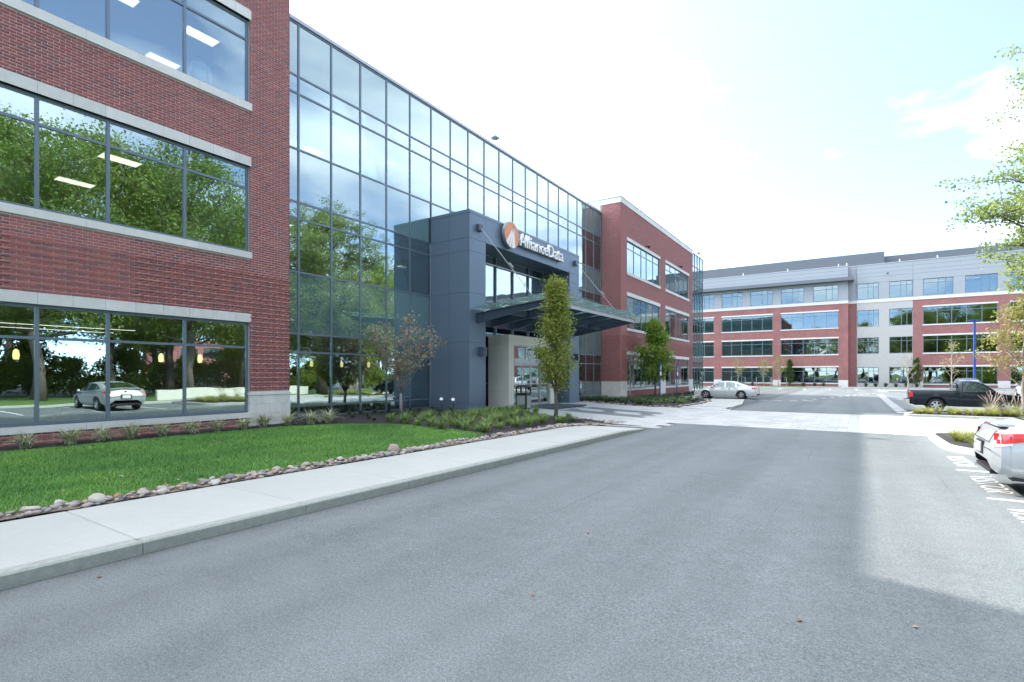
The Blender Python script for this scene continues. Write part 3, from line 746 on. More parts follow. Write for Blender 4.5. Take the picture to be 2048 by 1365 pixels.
bed2_poly = [(-16.3,28.5),(-14.3,28.5),(-14.3,29.6),(-13.2,29.2),(-11.2,28.6),(-9.6,28.9),(-8.6,30.4),(-8.3,34),(-8.6,38.5),(-9.6,41.5),(-12.7,43.6),(-12.7,62),(-14.7,62),(-14.7,36.8),(-16.3,36.8)]
tag(patch('far_planting_bed', bed2_poly, .3, sz, MAT['mulch'], 0.012, .03), kind='structure')
edge_poly = [(-8.05,-14),(-8.05,16.5),(-7.4,19.2),(-8.6,18.9),(-8.5,16.8),(-8.6,11.6),(-8.5,-14)]
tag(patch('stone_border_soil', edge_poly, .1, sz, M('border_soil', (0.16,0.13,0.10), .95, .4, 30, bump=.6), 0.004, .02), kind='structure')

def blades(n, pos, h, w, lean, mat_w=None, segs=1):
    """n grass blades: pos (n,3), height h (n), returns verts, tri index"""
    a = rng.random(n)*2*np.pi; b = a + np.pi/2 + (rng.random(n)-.5)
    dx, dy = np.cos(a)*w/2, np.sin(a)*w/2
    lx, ly = np.cos(b)*lean*h, np.sin(b)*lean*h
    V = np.zeros((n, 3, 3))
    V[:,0] = pos + np.stack([-dx,-dy,np.zeros(n)],-1); V[:,1] = pos + np.stack([dx,dy,np.zeros(n)],-1)
    V[:,2] = pos + np.stack([lx,ly,h],-1)
    return V.reshape(-1,3), np.arange(n*3).reshape(-1,3)
def M_grass():
    m, nt, b = nodes('grass'); b.inputs['Roughness'].default_value = .6; b.inputs['Specular IOR Level'].default_value = .25
    g = nt.nodes.new('ShaderNodeNewGeometry')
    c = nramp(nt, g.outputs['Random Per Island'], [(0, (.08,.23,.04)), (.5, (.13,.33,.065)), (.85, (.19,.41,.09)), (1, (.40,.46,.24))])
    c = nmix(nt, 1.0, c, nramp(nt, nnoise(nt, .55, 4, .6), [(.28, (.66,.74,.78)), (.5, (1,1,1)), (.72, (1.35,1.18,1.05))]), 'MULTIPLY')
    c = nmix(nt, 1.0, c, nramp(nt, nnoise(nt, 1.1, 3, .6, stretch=(1.0, .12, 1)), [(.35, (.86,.9,.92)), (.65, (1.18,1.1,1.05))]), 'MULTIPLY')
    nt.links.new(c, b.inputs['Base Color']); return m
MAT['grass'] = M_grass()
n = 330000
X = rng.uniform(-13.65, -8.36, n); Yy = 12.05 - 11.2*rng.random(n)**.9
ok = inpoly(X, Yy, lawn_poly); X, Yy = X[ok], Yy[ok]
n = len(X)
zv = np.vectorize(sz)(X, Yy) - .004
tuftn = .5 + .5*np.sin(X*9+np.sin(Yy*7)*2)*np.sin(Yy*8+np.sin(X*5)*2)
V, T = blades(n, np.stack([X, Yy, zv], -1), .028 + .03*rng.random(n) + .014*tuftn, .0055 + .004*rng.random(n), .25 + .75*rng.random(n))
tag(link('lawn_grass', quads_mesh('lawn_grass', V, T, MAT['grass'])), 'green mown grass of the lawn in front of the brick wing', 'grass', kind='stuff')

# river stones
def stone_mesh(seed):
    r = np.random.default_rng(seed); V, F = [], []
    t = (1+5**.5)/2
    vs = [(-1,t,0),(1,t,0),(-1,-t,0),(1,-t,0),(0,-1,t),(0,1,t),(0,-1,-t),(0,1,-t),(t,0,-1),(t,0,1),(-t,0,-1),(-t,0,1)]
    fs = [(0,11,5),(0,5,1),(0,1,7),(0,7,10),(0,10,11),(1,5,9),(5,11,4),(11,10,2),(10,7,6),(7,1,8),(3,9,4),(3,4,2),(3,2,6),(3,6,8),(3,8,9),(4,9,5),(2,4,11),(6,2,10),(8,6,7),(9,8,1)]
    V = [Vector(v).normalized() for v in vs]; cache = {}
    def mid(a, b):
        k = (min(a,b), max(a,b))
        if k not in cache: cache[k] = len(V); V.append(((V[a]+V[b])/2).normalized())
        return cache[k]
    F = []
    for a,b,c in fs:
        ab, bc, ca_ = mid(a,b), mid(b,c), mid(c,a); F += [(a,ab,ca_),(b,bc,ab),(c,ca_,bc),(ab,bc,ca_)]
    s = (1.0, r.uniform(.58,.88), r.uniform(.38,.6)); ks = r.uniform(-1,1,(4,3))*1.4
    out = []
    for v in V:
        f = 1 + sum(.08*math.sin(3*v.dot(Vector(k)) + i) for i, k in enumerate(ks))
        out.append((v.x*s[0]*f, v.y*s[1]*f, v.z*s[2]*f))
    return mesh('river_stone', out, F, MAT['stone'], smooth=True)
MAT['stone'] = M_random('river_stone', [(0, (.35,.32,.29)), (.2, (.28,.21,.205)), (.38, (.42,.38,.32)), (.55, (.19,.17,.19)), (.7, (.37,.29,.25)), (.82, (.24,.255,.265)), (.93, (.48,.45,.40)), (1, (.38,.23,.12))], .7, .22, 9, .1)
SM = [stone_mesh(100+k) for k in range(9)]
stones = []
def stone_at(x, y, r, dz=0):
    stones.append((x, y, r, sz(x, y) + r*.22 + dz))
def along(P_, a, b):
    """point on polyline"""
    pass
yy = .6
while yy < 17.2:
    cx = -8.22 - (.05 if yy > 9 else 0)
    for k in range(3): stone_at(cx + rng.uniform(-.2,.14), yy + rng.uniform(-.06,.06), rng.choice([.03,.042,.055,.07,.088], p=[.35,.29,.2,.11,.05]), rng.uniform(0,.025))
    yy += .075
for (xa, ya, xb, yb_) in ((-8.3,17.0,-7.45,19.15),(-7.45,19.15,-8.7,18.95),(-8.7,18.95,-11.0,18.85)):
    L_ = math.hypot(xb-xa, yb_-ya); m = int(L_/.10)
    for k in range(m): t = k/m; stone_at(xa+(xb-xa)*t+rng.uniform(-.12,.1), ya+(yb_-ya)*t+rng.uniform(-.12,.05), rng.uniform(.035,.075))
P2 = [(-14.4,29.7),(-13.2,29.3),(-11.2,28.75),(-9.7,29.0),(-8.7,30.5),(-8.4,34),(-8.7,38.5),(-9.6,41.2)]
for (xa, ya), (xb, yb_) in zip(P2[:-1], P2[1:]):
    L_ = math.hypot(xb-xa, yb_-ya); m = int(L_/.17)
    for k in range(m): t = (k+rng.random())/m; stone_at(xa+(xb-xa)*t+rng.uniform(-.12,.12), ya+(yb_-ya)*t+rng.uniform(-.1,.1), rng.uniform(.05,.11))
stones.sort(key=lambda s: -s[2]*psize(s[0], s[1]))
special = [(-8.30,2.72,.135,'big pale rounded boulder on the stone border nearest the camera'),(-8.33,8.0,.14,'upright pinkish boulder standing tall in the stone border beside the lawn'),(-8.15,5.05,.085,'orange brown river stone at the pavement edge'),(-8.28,4.45,.135,'long flat purple grey river stone beside the pavement'),(-8.35,12.0,.12,'round whitish boulder where lawn, bed and stone border meet')]
for k, (x, y, r, lab) in enumerate(special):
    mm = SM[k].copy(); mm.materials.clear(); mm.materials.append(M('boulder', [(.40,.37,.32),(.32,.25,.22),(.36,.18,.06),(.18,.15,.17),(.42,.40,.36)][k], .75, .2, 12, bump=.15))
    tag(link('river_stone', mm, loc=(x, y, sz(x,y)+r*(.55 if k == 1 else .28)), rot=(1.2 if k == 1 else .1, .2, k), scale=r), lab, 'stone', 'river stones of the border')
restm = MB()
for k, (x, y, r, z) in enumerate(stones):
    rot = (rng.uniform(-.3,.3), rng.uniform(-.3,.3), rng.uniform(0,6.3))
    if k < 295:
        far = y > 27
        lab = 'pale river stone edging the bed in front of the right brick wing' if far else ('river stone edging the mulch bed beside the entrance plaza' if y > 12 else 'rounded river stone in the border between lawn and pavement')
        tag(link('river_stone', SM[k % 9], loc=(x,y,z), rot=rot, scale=r), lab, 'stone', 'stones edging the far bed' if far else ('stones edging the mulch bed' if y > 12 else 'stones between lawn and pavement'))
    else:
        Mx = Matrix.Translation((x,y,z)) @ Matrix.Rotation(rot[2],4,'Z') @ Matrix.Rotation(rot[0],4,'X') @ Matrix.Scale(r,4)
        me = SM[k % 9]; restm.add([Mx @ v.co for v in me.vertices], [tuple(p.vertices) for p in me.polygons])
o = restm.build('river_stones', MAT['stone'], smooth=True); tag(o, 'smaller pale river stones filling the borders of the beds', 'stones', kind='stuff')

# grassy tufts
def tuft_mesh(name, seed, n, length, width, droop, mat, up=.55, segs=4):
    r = np.random.default_rng(seed); V, F = [], []
    for i in range(n):
        a = r.uniform(0, 2*math.pi); L_ = length*r.uniform(.65,1.1); el = math.radians(r.uniform(35, 88)*up + 25*(1-up)+10)
        x, y, z = r.normal(0, .025, 2).tolist() + [0]; w = width*r.uniform(.7,1.2)
        px, py = -math.sin(a), math.cos(a); b = len(V)
        for s in range(segs+1):
            t = s/segs; ww = w*(1 - t**1.6*.92)/2
            V += [(x-px*ww, y-py*ww, z), (x+px*ww, y+py*ww, z)]
            x += math.cos(a)*math.cos(el)*L_/segs; y += math.sin(a)*math.cos(el)*L_/segs; z += math.sin(el)*L_/segs
            el -= droop*r.uniform(.7,1.3)
            z = max(z, .012)
        for s in range(segs): F.append((b+2*s, b+2*s+1, b+2*s+3, b+2*s+2))
    return mesh(name, V, F, mat)
MAT['varieg'] = M_leaf('variegated_leaf', [(0,(.26,.31,.16)),(.4,(.50,.52,.36)),(.8,(.62,.63,.48)),(1,(.34,.38,.22))], .25)
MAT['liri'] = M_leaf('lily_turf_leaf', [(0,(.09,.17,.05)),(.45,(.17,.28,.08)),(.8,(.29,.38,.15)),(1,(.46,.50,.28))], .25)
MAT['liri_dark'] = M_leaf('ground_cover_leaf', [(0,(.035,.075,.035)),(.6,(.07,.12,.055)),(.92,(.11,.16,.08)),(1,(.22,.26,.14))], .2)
MAT['straw_leaf'] = M_leaf('dry_grass_leaf', [(0,(.16,.24,.05)),(.5,(.30,.36,.10)),(.8,(.45,.40,.18)),(1,(.42,.26,.10))], .3)
MAT['plume'] = M('grass_plume', (.42,.33,.30), .95, .2, 40)
MAT['pale_leaf'] = M_leaf('pale_grass_leaf', [(0,(.30,.33,.20)),(.6,(.45,.46,.33)),(1,(.50,.42,.34))], .3)
TV = [tuft_mesh('lily_turf', k, 150, .46, .017, .40, MAT['varieg'], up=.8) for k in range(3)]
TL = [tuft_mesh('lily_turf', 10+k, 110, .36, .016, .30, MAT['liri'], up=.75) for k in range(4)]
TD = [tuft_mesh('ground_cover', 20+k, 90, .40, .022, .22, MAT['liri_dark'], up=.75) for k in range(3)]
TS = [tuft_mesh('ornamental_grass', 30+k, 110, .62, .014, .25, MAT['straw_leaf'], up=.7) for k in range(3)]
TP = [tuft_mesh('fountain_grass', 40+k, 150, .85, .010, .26, MAT['pale_leaf'], up=.85) for k in range(2)]
def put(name, me, x, y, s, lab, cat, grp, z=None):
    return tag(link(name, me, loc=(x, y, sz(x,y)+.01 if z is None else z), rot=(0,0,rng.uniform(0,6.3)), scale=s), lab, cat, grp)
yw = 2.1
while yw < 10.6:
    put('lily_turf', TV[int(rng.integers(3))], -13.98+rng.uniform(-.08,.08) if yw < 9.4 else -13.75, yw, rng.uniform(1.05,1.45), 'striped cream and green lily turf tuft at the foot of the brick wing', 'plant', 'striped tufts along the brick wing'); yw += rng.uniform(.55,.72)
cnt = 0
for gx in np.arange(-15.6, -8.6, .60):
    for gy in np.arange(11.9, 20.2, .64):
        x, y = gx + rng.uniform(-.14,.14), gy + rng.uniform(-.14,.14) + (.25 if int(gx*2) % 2 else 0)
        if not inpoly(np.array([x]), np.array([y]), bed_poly)[0] or (x < -13.6 and y > 17.3) or (x > -8.9 and y < 13): continue
        if -10.0 < x < -9.1 and 17.0 < y < 18.0: continue
        if x > -11.2 and y > 17.6 and rng.random() < .55: continue
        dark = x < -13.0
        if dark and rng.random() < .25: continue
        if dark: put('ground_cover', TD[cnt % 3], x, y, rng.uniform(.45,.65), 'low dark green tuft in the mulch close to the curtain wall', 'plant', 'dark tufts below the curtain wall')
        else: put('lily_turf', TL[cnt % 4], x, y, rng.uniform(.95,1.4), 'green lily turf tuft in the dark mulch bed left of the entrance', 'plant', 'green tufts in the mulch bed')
        cnt += 1
cnt = 0
for gx in np.arange(-16.0, -8.4, .62):
    for gy in np.arange(28.9, 43, .66):
        x, y = gx + rng.uniform(-.2,.2), gy + rng.uniform(-.2,.2)
        inner = [(-16.2,30.2),(-13,30.2),(-10.6,30.3),(-9.2,32.5),(-9.0,36),(-9.3,39.5),(-13.0,43.2),(-14.4,43.2),(-14.4,36.6),(-16.2,36.6)]
        if not inpoly(np.array([x]), np.array([y]), inner)[0]: continue
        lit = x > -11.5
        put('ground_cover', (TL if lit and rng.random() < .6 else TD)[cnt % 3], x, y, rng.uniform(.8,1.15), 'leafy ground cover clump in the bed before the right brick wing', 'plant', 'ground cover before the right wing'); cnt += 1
for yy in np.arange(43.5, 61, .8):
    put('ground_cover', TD[cnt % 3], -13.6+rng.uniform(-.4,.4), yy, rng.uniform(.8,1.1), 'leafy ground cover clump in the narrow bed along the far windows', 'plant', 'ground cover along the far windows'); cnt += 1

# fallen leaves on asphalt, pavement and lawn
MAT['dead_leaf'] = M_random('dead_leaf', [(0,(.17,.09,.06)),(.5,(.24,.15,.10)),(.8,(.32,.26,.19)),(1,(.5,.47,.40))], .8, .2, 30, 0)
def leaf_mesh():
    pts = [(0,-.05),(.018,-.02),(.05,-.03),(.03,0),(.055,.03),(.02,.03),(0,.07),(-.02,.03),(-.055,.03),(-.03,0),(-.05,-.03),(-.018,-.02)]
    V = [(x, y, .006+.35*abs(x)+.1*y) for x, y in pts] + [(0,0,.004)]
    return mesh('fallen_leaf', V, [(12,i,(i+1)%12) for i in range(12)], MAT['dead_leaf'])
LM = leaf_mesh()
for k, (x, y, lab) in enumerate([(-5.86,2.55,'brown curled leaf lying against the kerb'),(-5.6,1.85,'pale leaf on the asphalt close to the kerb'),(-2.55,5.45,'pale dead leaf alone on the asphalt'),(-2.2,3.65,'small brown leaf in the middle of the road'),(-.35,4.35,'tan leaf near the shadow edge on the road'),(.35,4.7,'brown leaf at the edge of the building shadow'),(-4.1,4.85,'light brown leaf on the road near the kerb line')]):
    tag(link('fallen_leaf', LM, loc=(x,y,gz(y)+.004), rot=(rng.uniform(-.2,.2),rng.uniform(-.2,.2),rng.uniform(0,6)), scale=rng.uniform(.38,.52)), lab, 'leaf')
for k in range(46):
    x, y = rng.uniform(-13,-8.5), rng.uniform(1.6,11.6)
    tag(link('fallen_leaf', LM, loc=(x,y,sz(x,y)+.05), rot=(rng.uniform(-.5,.5),rng.uniform(-.5,.5),rng.uniform(0,6)), scale=rng.uniform(.35,.65)), 'small dead leaf fallen on the lawn grass', 'leaf', 'dead leaves on the lawn')

# ---------------------------------------------------------------- trees
def tree_meshes(seed, H, r0, base, rad, n_limb, n_twig, leaves, lsize, lmat, bmat, shape='round', clump=.55, lean=(0,0), flat=.7, up=.5, fork=None, twig_r=.012, spread=1.0):
    """tapered trunk with limbs and twigs; leaf quads in clumps round the twig ends"""
    r = np.random.default_rng(seed); wood = MB(); tips = []
    top = np.array([lean[0], lean[1], H])
    nseg = 8; tp = []
    for i in range(nseg+1):
        t = i/nseg; tp.append(np.array([lean[0]*t + r.normal(0,.012*H)*(t>0)*.6, lean[1]*t + r.normal(0,.012*H)*(t>0)*.6, H*.93*t]))
    th = fork if fork else .93*H
    k = max(2, int(round(nseg*th/(.93*H))))
    wood.tube(tp[:k+1], [max(r0*(1-.92*(i/nseg))*(1.25 if i == 0 else 1), .008) for i in range(k+1)], 8)
    def trunk(z):
        t = min(max(z/(.93*H),0),1)*nseg; i = min(int(t), nseg-1); return tp[i] + (tp[i+1]-tp[i])*(t-i)
    def envelope(zrel):          # crown radius at relative height 0..1
        if shape == 'round': return math.sqrt(max(0, 1-(2*zrel-.85)**2/1.35))
        if shape == 'oval': return max(.12, math.sin(math.pi*min(1, zrel*.86+.12))**.8)
        if shape == 'vase': return max(.15, min(1, .25+1.2*zrel)*math.sqrt(max(0,1-max(0,(zrel-.6)/.42)**2)))
        if shape == 'column': return max(.10, min(1, zrel*2.4+.3)*(1-.80*max(0,zrel-.38)/.62))
    for j in range(n_limb):
        zr = (j+.5*r.random())/n_limb
        zs = base*.85 + (th-base*.85)*zr*.9 if not fork else fork*r.uniform(.8,1.0)
        az = j*2.4 + r.uniform(-.4,.4)
        ze = base + (H-base)*min(1, max(0.03, zr + r.uniform(0,.22)*up*2))
        er = rad*envelope((ze-base)/(H-base))*r.uniform(.75,1.05)
        p0 = trunk(zs); c = trunk(min(ze, .93*H)); p1 = np.array([c[0]+math.cos(az)*er, c[1]+math.sin(az)*er, ze])
        mid_ = p0*.45 + p1*.55 + np.array([0,0,-.10*er + up*.12*er]) + r.normal(0,.05*er+.01,3)
        pts = [p0, p0*.6+mid_*.4+r.normal(0,.02*er,3), mid_, mid_*.5+p1*.5+r.normal(0,.03*er,3), p1]
        rb = max(r0*.42*(1-zr*.6), twig_r*1.5)
        wood.tube(pts, [rb, rb*.75, rb*.5, rb*.32, twig_r*.7], 5)
        for q in range(n_twig):
            t = r.uniform(.30,1.0); f = t*4; i = min(int(f),3); a = pts[i]+(pts[i+1]-pts[i])*(f-i)
            d = r.normal(0,1,3); d[2] = abs(d[2])*.6 + up*.5; d /= np.linalg.norm(d)
            L_ = rad*r.uniform(.16,.36)*spread; b_ = a + d*L_ + np.array([0,0,-.03])
            wood.tube([a, (a+b_)/2+r.normal(0,.04*L_,3), b_], [twig_r, twig_r*.7, twig_r*.35], 4, cap=False)
            tips.append(b_); tips.append((a+b_)/2)
        tips.append(p1)
    tips = np.array(tips)
    if not leaves: return wood, None
    idx = r.integers(0, len(tips), leaves); wgt = r.random(len(tips)); keep = wgt[idx] > .18; idx = idx[keep]; n = len(idx)
    c = tips[idx] + r.normal(0, 1, (n,3))*np.array([clump, clump, clump*flat])
    nrm = r.normal(0,1,(n,3)) + np.array([0,0,.7]); nrm /= np.linalg.norm(nrm,axis=1)[:,None]
    ax = np.cross(nrm, r.normal(0,1,(n,3))); ax /= np.linalg.norm(ax,axis=1)[:,None]; bx_ = np.cross(nrm, ax)
    s = lsize*r.uniform(.65,1.25,n)[:,None]
    V = np.stack([c-ax*s*.5, c-bx_*s*.32+nrm*s*.08, c+ax*s*.5, c+bx_*s*.32+nrm*s*.08], 1).reshape(-1,3)
    return wood, quads_mesh('crown', V, np.arange(n*4).reshape(-1,4), lmat)
MAT['bark'] = M('bark', (.13,.11,.095), .95, .35, 14, bump=.8, bscale=30, stretch=(1,1,.25))
MAT['bark_grey'] = M('grey_bark', (.27,.26,.25), .9, .3, 25, bump=.4)
MAT['bark_pale'] = M('pale_bark', (.36,.32,.28), .9, .25, 18, bump=.4)
LF = {
 'oak_pale': M_leaf('oak_leaf_pale', [(0,(.15,.21,.08)),(.4,(.22,.30,.12)),(.8,(.30,.37,.17)),(.992,(.36,.38,.2)),(1,(.40,.16,.08))], .5),
 'oak': M_leaf('oak_leaf', [(0,(.10,.17,.04)),(.4,(.155,.245,.06)),(.8,(.23,.32,.095)),(.993,(.28,.32,.10)),(1,(.38,.14,.06))], .5),
 'dark': M_leaf('dark_leaf', [(0,(.035,.075,.018)),(.5,(.06,.115,.025)),(1,(.10,.16,.04))], .38),
 'ash': M_leaf('ash_leaf', [(0,(.14,.21,.04)),(.5,(.22,.30,.065)),(1,(.32,.36,.10))], .5),
 'hornbeam': M_leaf('hornbeam_leaf', [(0,(.14,.21,.04)),(.45,(.24,.32,.065)),(.8,(.35,.39,.105)),(.95,(.42,.34,.12)),(1,(.44,.24,.10))], .4),
 'maple': M_leaf('pear_leaf', [(0,(.09,.19,.03)),(.5,(.16,.30,.045)),(.85,(.25,.37,.07)),(1,(.38,.28,.08))], .4),
 'crab': M_leaf('crabapple_leaf', [(0,(.18,.20,.12)),(.4,(.28,.29,.20)),(.75,(.36,.32,.26)),(.93,(.40,.27,.22)),(1,(.46,.20,.16))], .25),
 'yellow': M_leaf('yellowing_leaf', [(0,(.16,.20,.045)),(.45,(.30,.30,.10)),(.8,(.42,.36,.16)),(1,(.42,.24,.12))], .35)}
def tree(name, loc, lab, leafkind, bark, grp=None, meshes=None, rz=0, sc=1.0, **kw):
    wood, crown = meshes if meshes else tree_meshes(lmat=LF[leafkind], bmat=MAT[bark], **kw)
    if isinstance(wood, MB): wood = mesh('trunk', wood.V, wood.F, MAT[bark], smooth=True)
    t = root(name, loc, lab, 'tree', grp, world_children=False, rz=rz); t.scale = (sc,)*3
    link('trunk', wood, t)
    if crown: link('crown', crown, t)
    return t, (wood, crown)
tree('crabapple_tree', (-14.6,14.4,sz(-14.6,14.4)), 'small multi stemmed tree losing reddish leaves before the curtain wall', 'crab', 'bark_grey', seed=3, H=3.7, r0=.066, base=1.3, rad=1.48, n_limb=15, n_twig=20, leaves=3200, lsize=.105, shape='vase', clump=.14, fork=.9, up=1.0, twig_r=.0065, flat=.6)
tree('hornbeam_tree', (-9.55,17.5,sz(-9.55,17.5)+.03), 'slim columnar hornbeam with yellow green leaves before the entrance doors', 'hornbeam', 'bark', seed=11, H=5.1, r0=.075, base=1.05, rad=.78, n_limb=58, n_twig=12, leaves=19000, lsize=.085, shape='column', clump=.15, up=1.0, twig_r=.008, flat=1.1, spread=.8)
tree('pear_tree', (-13.0,39.7,sz(-13.0,39.7)), 'bushy bright green young tree before the right brick wing', 'maple', 'bark', seed=16, H=5.7, r0=.09, base=1.3, rad=1.3, n_limb=26, n_twig=14, leaves=11000, lsize=.17, shape='oval', clump=.24, up=.9, twig_r=.011)
tree('bare_sapling', (-14.1,37.4,sz(-14.1,37.4)), 'thin nearly leafless sapling at the corner of the right wing', 'crab', 'bark_grey', seed=21, H=3.6, r0=.05, base=1.0, rad=.85, n_limb=12, n_twig=9, leaves=170, lsize=.09, shape='vase', clump=.12, up=1.1, twig_r=.008)
tree('oak_tree', (11.2,32.4,gz(33)), 'large green oak reaching in from the right edge over the car park', 'oak_pale', 'bark', seed=31, H=17.2, r0=.42, base=4.4, rad=7.1, n_limb=36, n_twig=26, leaves=130000, lsize=.16, shape='round', clump=.30, up=.25, twig_r=.024, flat=.5)
tree('yellowing_tree', (6.35,32.6,gz(32)+.1), 'young tree with thinning yellow leaves beside the black pickup', 'yellow', 'bark_pale', seed=41, H=5.0, r0=.085, base=1.3, rad=1.75, n_limb=20, n_twig=11, leaves=3600, lsize=.13, shape='oval', clump=.20, up=.8, twig_r=.009)
# ---------------------------------------------------------------- vehicles (local frame: x = toward the nose, y = left, z = up, origin under the middle)
def M_carpaint(name, col, metal=.5, rough=.32):
    m, nt, b = nodes(name); b.inputs['Base Color'].default_value = (*col, 1); b.inputs['Metallic'].default_value = metal
    b.inputs['Roughness'].default_value = rough; b.inputs['Coat Weight'].default_value = .4; b.inputs['Coat Roughness'].default_value = .05
    return m
MAT['car_silver'] = M_carpaint('silver_paint', (.47,.50,.52), .45, .36); MAT['car_champagne'] = M_carpaint('pale_silver_paint', (.62,.65,.665), .3, .36)
MAT['car_black'] = M_carpaint('black_paint', (.009,.016,.026), 0.0, .22); MAT['car_black'].node_tree.nodes['Principled BSDF'].inputs['Specular IOR Level'].default_value = .25; MAT['car_black'].node_tree.nodes['Principled BSDF'].inputs['Coat Weight'].default_value = .2; MAT['car_grey'] = M_carpaint('grey_paint', (.10,.12,.15), .5, .3)
MAT['car_glass'] = M_glass('car_glass', None, .10, spandrel=(.035,.055,.065)); MAT['tyre'] = M('tyre', (.022,.022,.023), .85, .1, 30)
MAT['rim'] = M('alloy_rim', (.62,.63,.65), .3, metal=.9); MAT['red_lens'] = M('red_lens', (.55,.02,.025), .15, coat=1.0); MAT['clear_lens'] = M('clear_lens', (.65,.66,.66), .1, coat=1.0)
MAT['amber'] = M('amber_lens', (.7,.28,.08), .2, coat=1.0); MAT['chrome'] = M('chrome', (.75,.76,.78), .12, metal=1.0); MAT['plate'] = M('number_plate', (.75,.76,.78), .5)
MAT['plastic'] = M('black_plastic', (.02,.02,.022), .6)
def wheel(parent, x, y, r, w, side, spokes=5, name='wheel'):
    """tyre with tread shoulder, rim with spokes on the outer side"""
    wh = bpy.data.objects.new(name, None); COL.objects.link(wh); wh.parent = parent; wh.location = (x, y, r)
    ri = r*.66; s = side
    MB().lathe([(ri, -w/2), (r*.93, -w/2), (r, -w*.36), (r, w*.36), (r*.93, w/2), (ri, w/2), (ri*.97, w*.3)], 36, axis='y').build('tyre', MAT['tyre'], wh, smooth=True)
    rim = MB().lathe([(ri, s*w*.48), (ri*.93, s*w*.5), (ri*.90, s*w*.36), (ri*.88, s*w*.1), (.02, s*w*.1)], 36, axis='y', mi=1)
    rim.I[:72] = [0]*72
    for k in range(spokes):
        a = 2*math.pi*k/spokes + .3; c, sn = math.cos(a), math.sin(a); hw = ri*.17
        V = []
        for rr, yo in ((ri*.16, w*.46), (ri*.93, w*.42)):
            ww = hw*(1.0 if rr < ri*.5 else .72)
            for tt in (-1, 1):
                for yy in (yo, yo - w*.14): V.append((rr*c - tt*ww*sn, s*yy, rr*sn + tt*ww*c))
        rim.add(V, [(0,2,6,4),(1,5,7,3),(0,4,5,1),(2,3,7,6),(4,6,7,5)], 0)
    rim.lathe([(.001, s*w*.5), (ri*.2, s*w*.5), (ri*.24, s*w*.40)], 14, axis='y', mi=0)
    rim.build('rim', [MAT['rim'], MAT['plastic']], wh, smooth=True, sharp=30)
    return wh
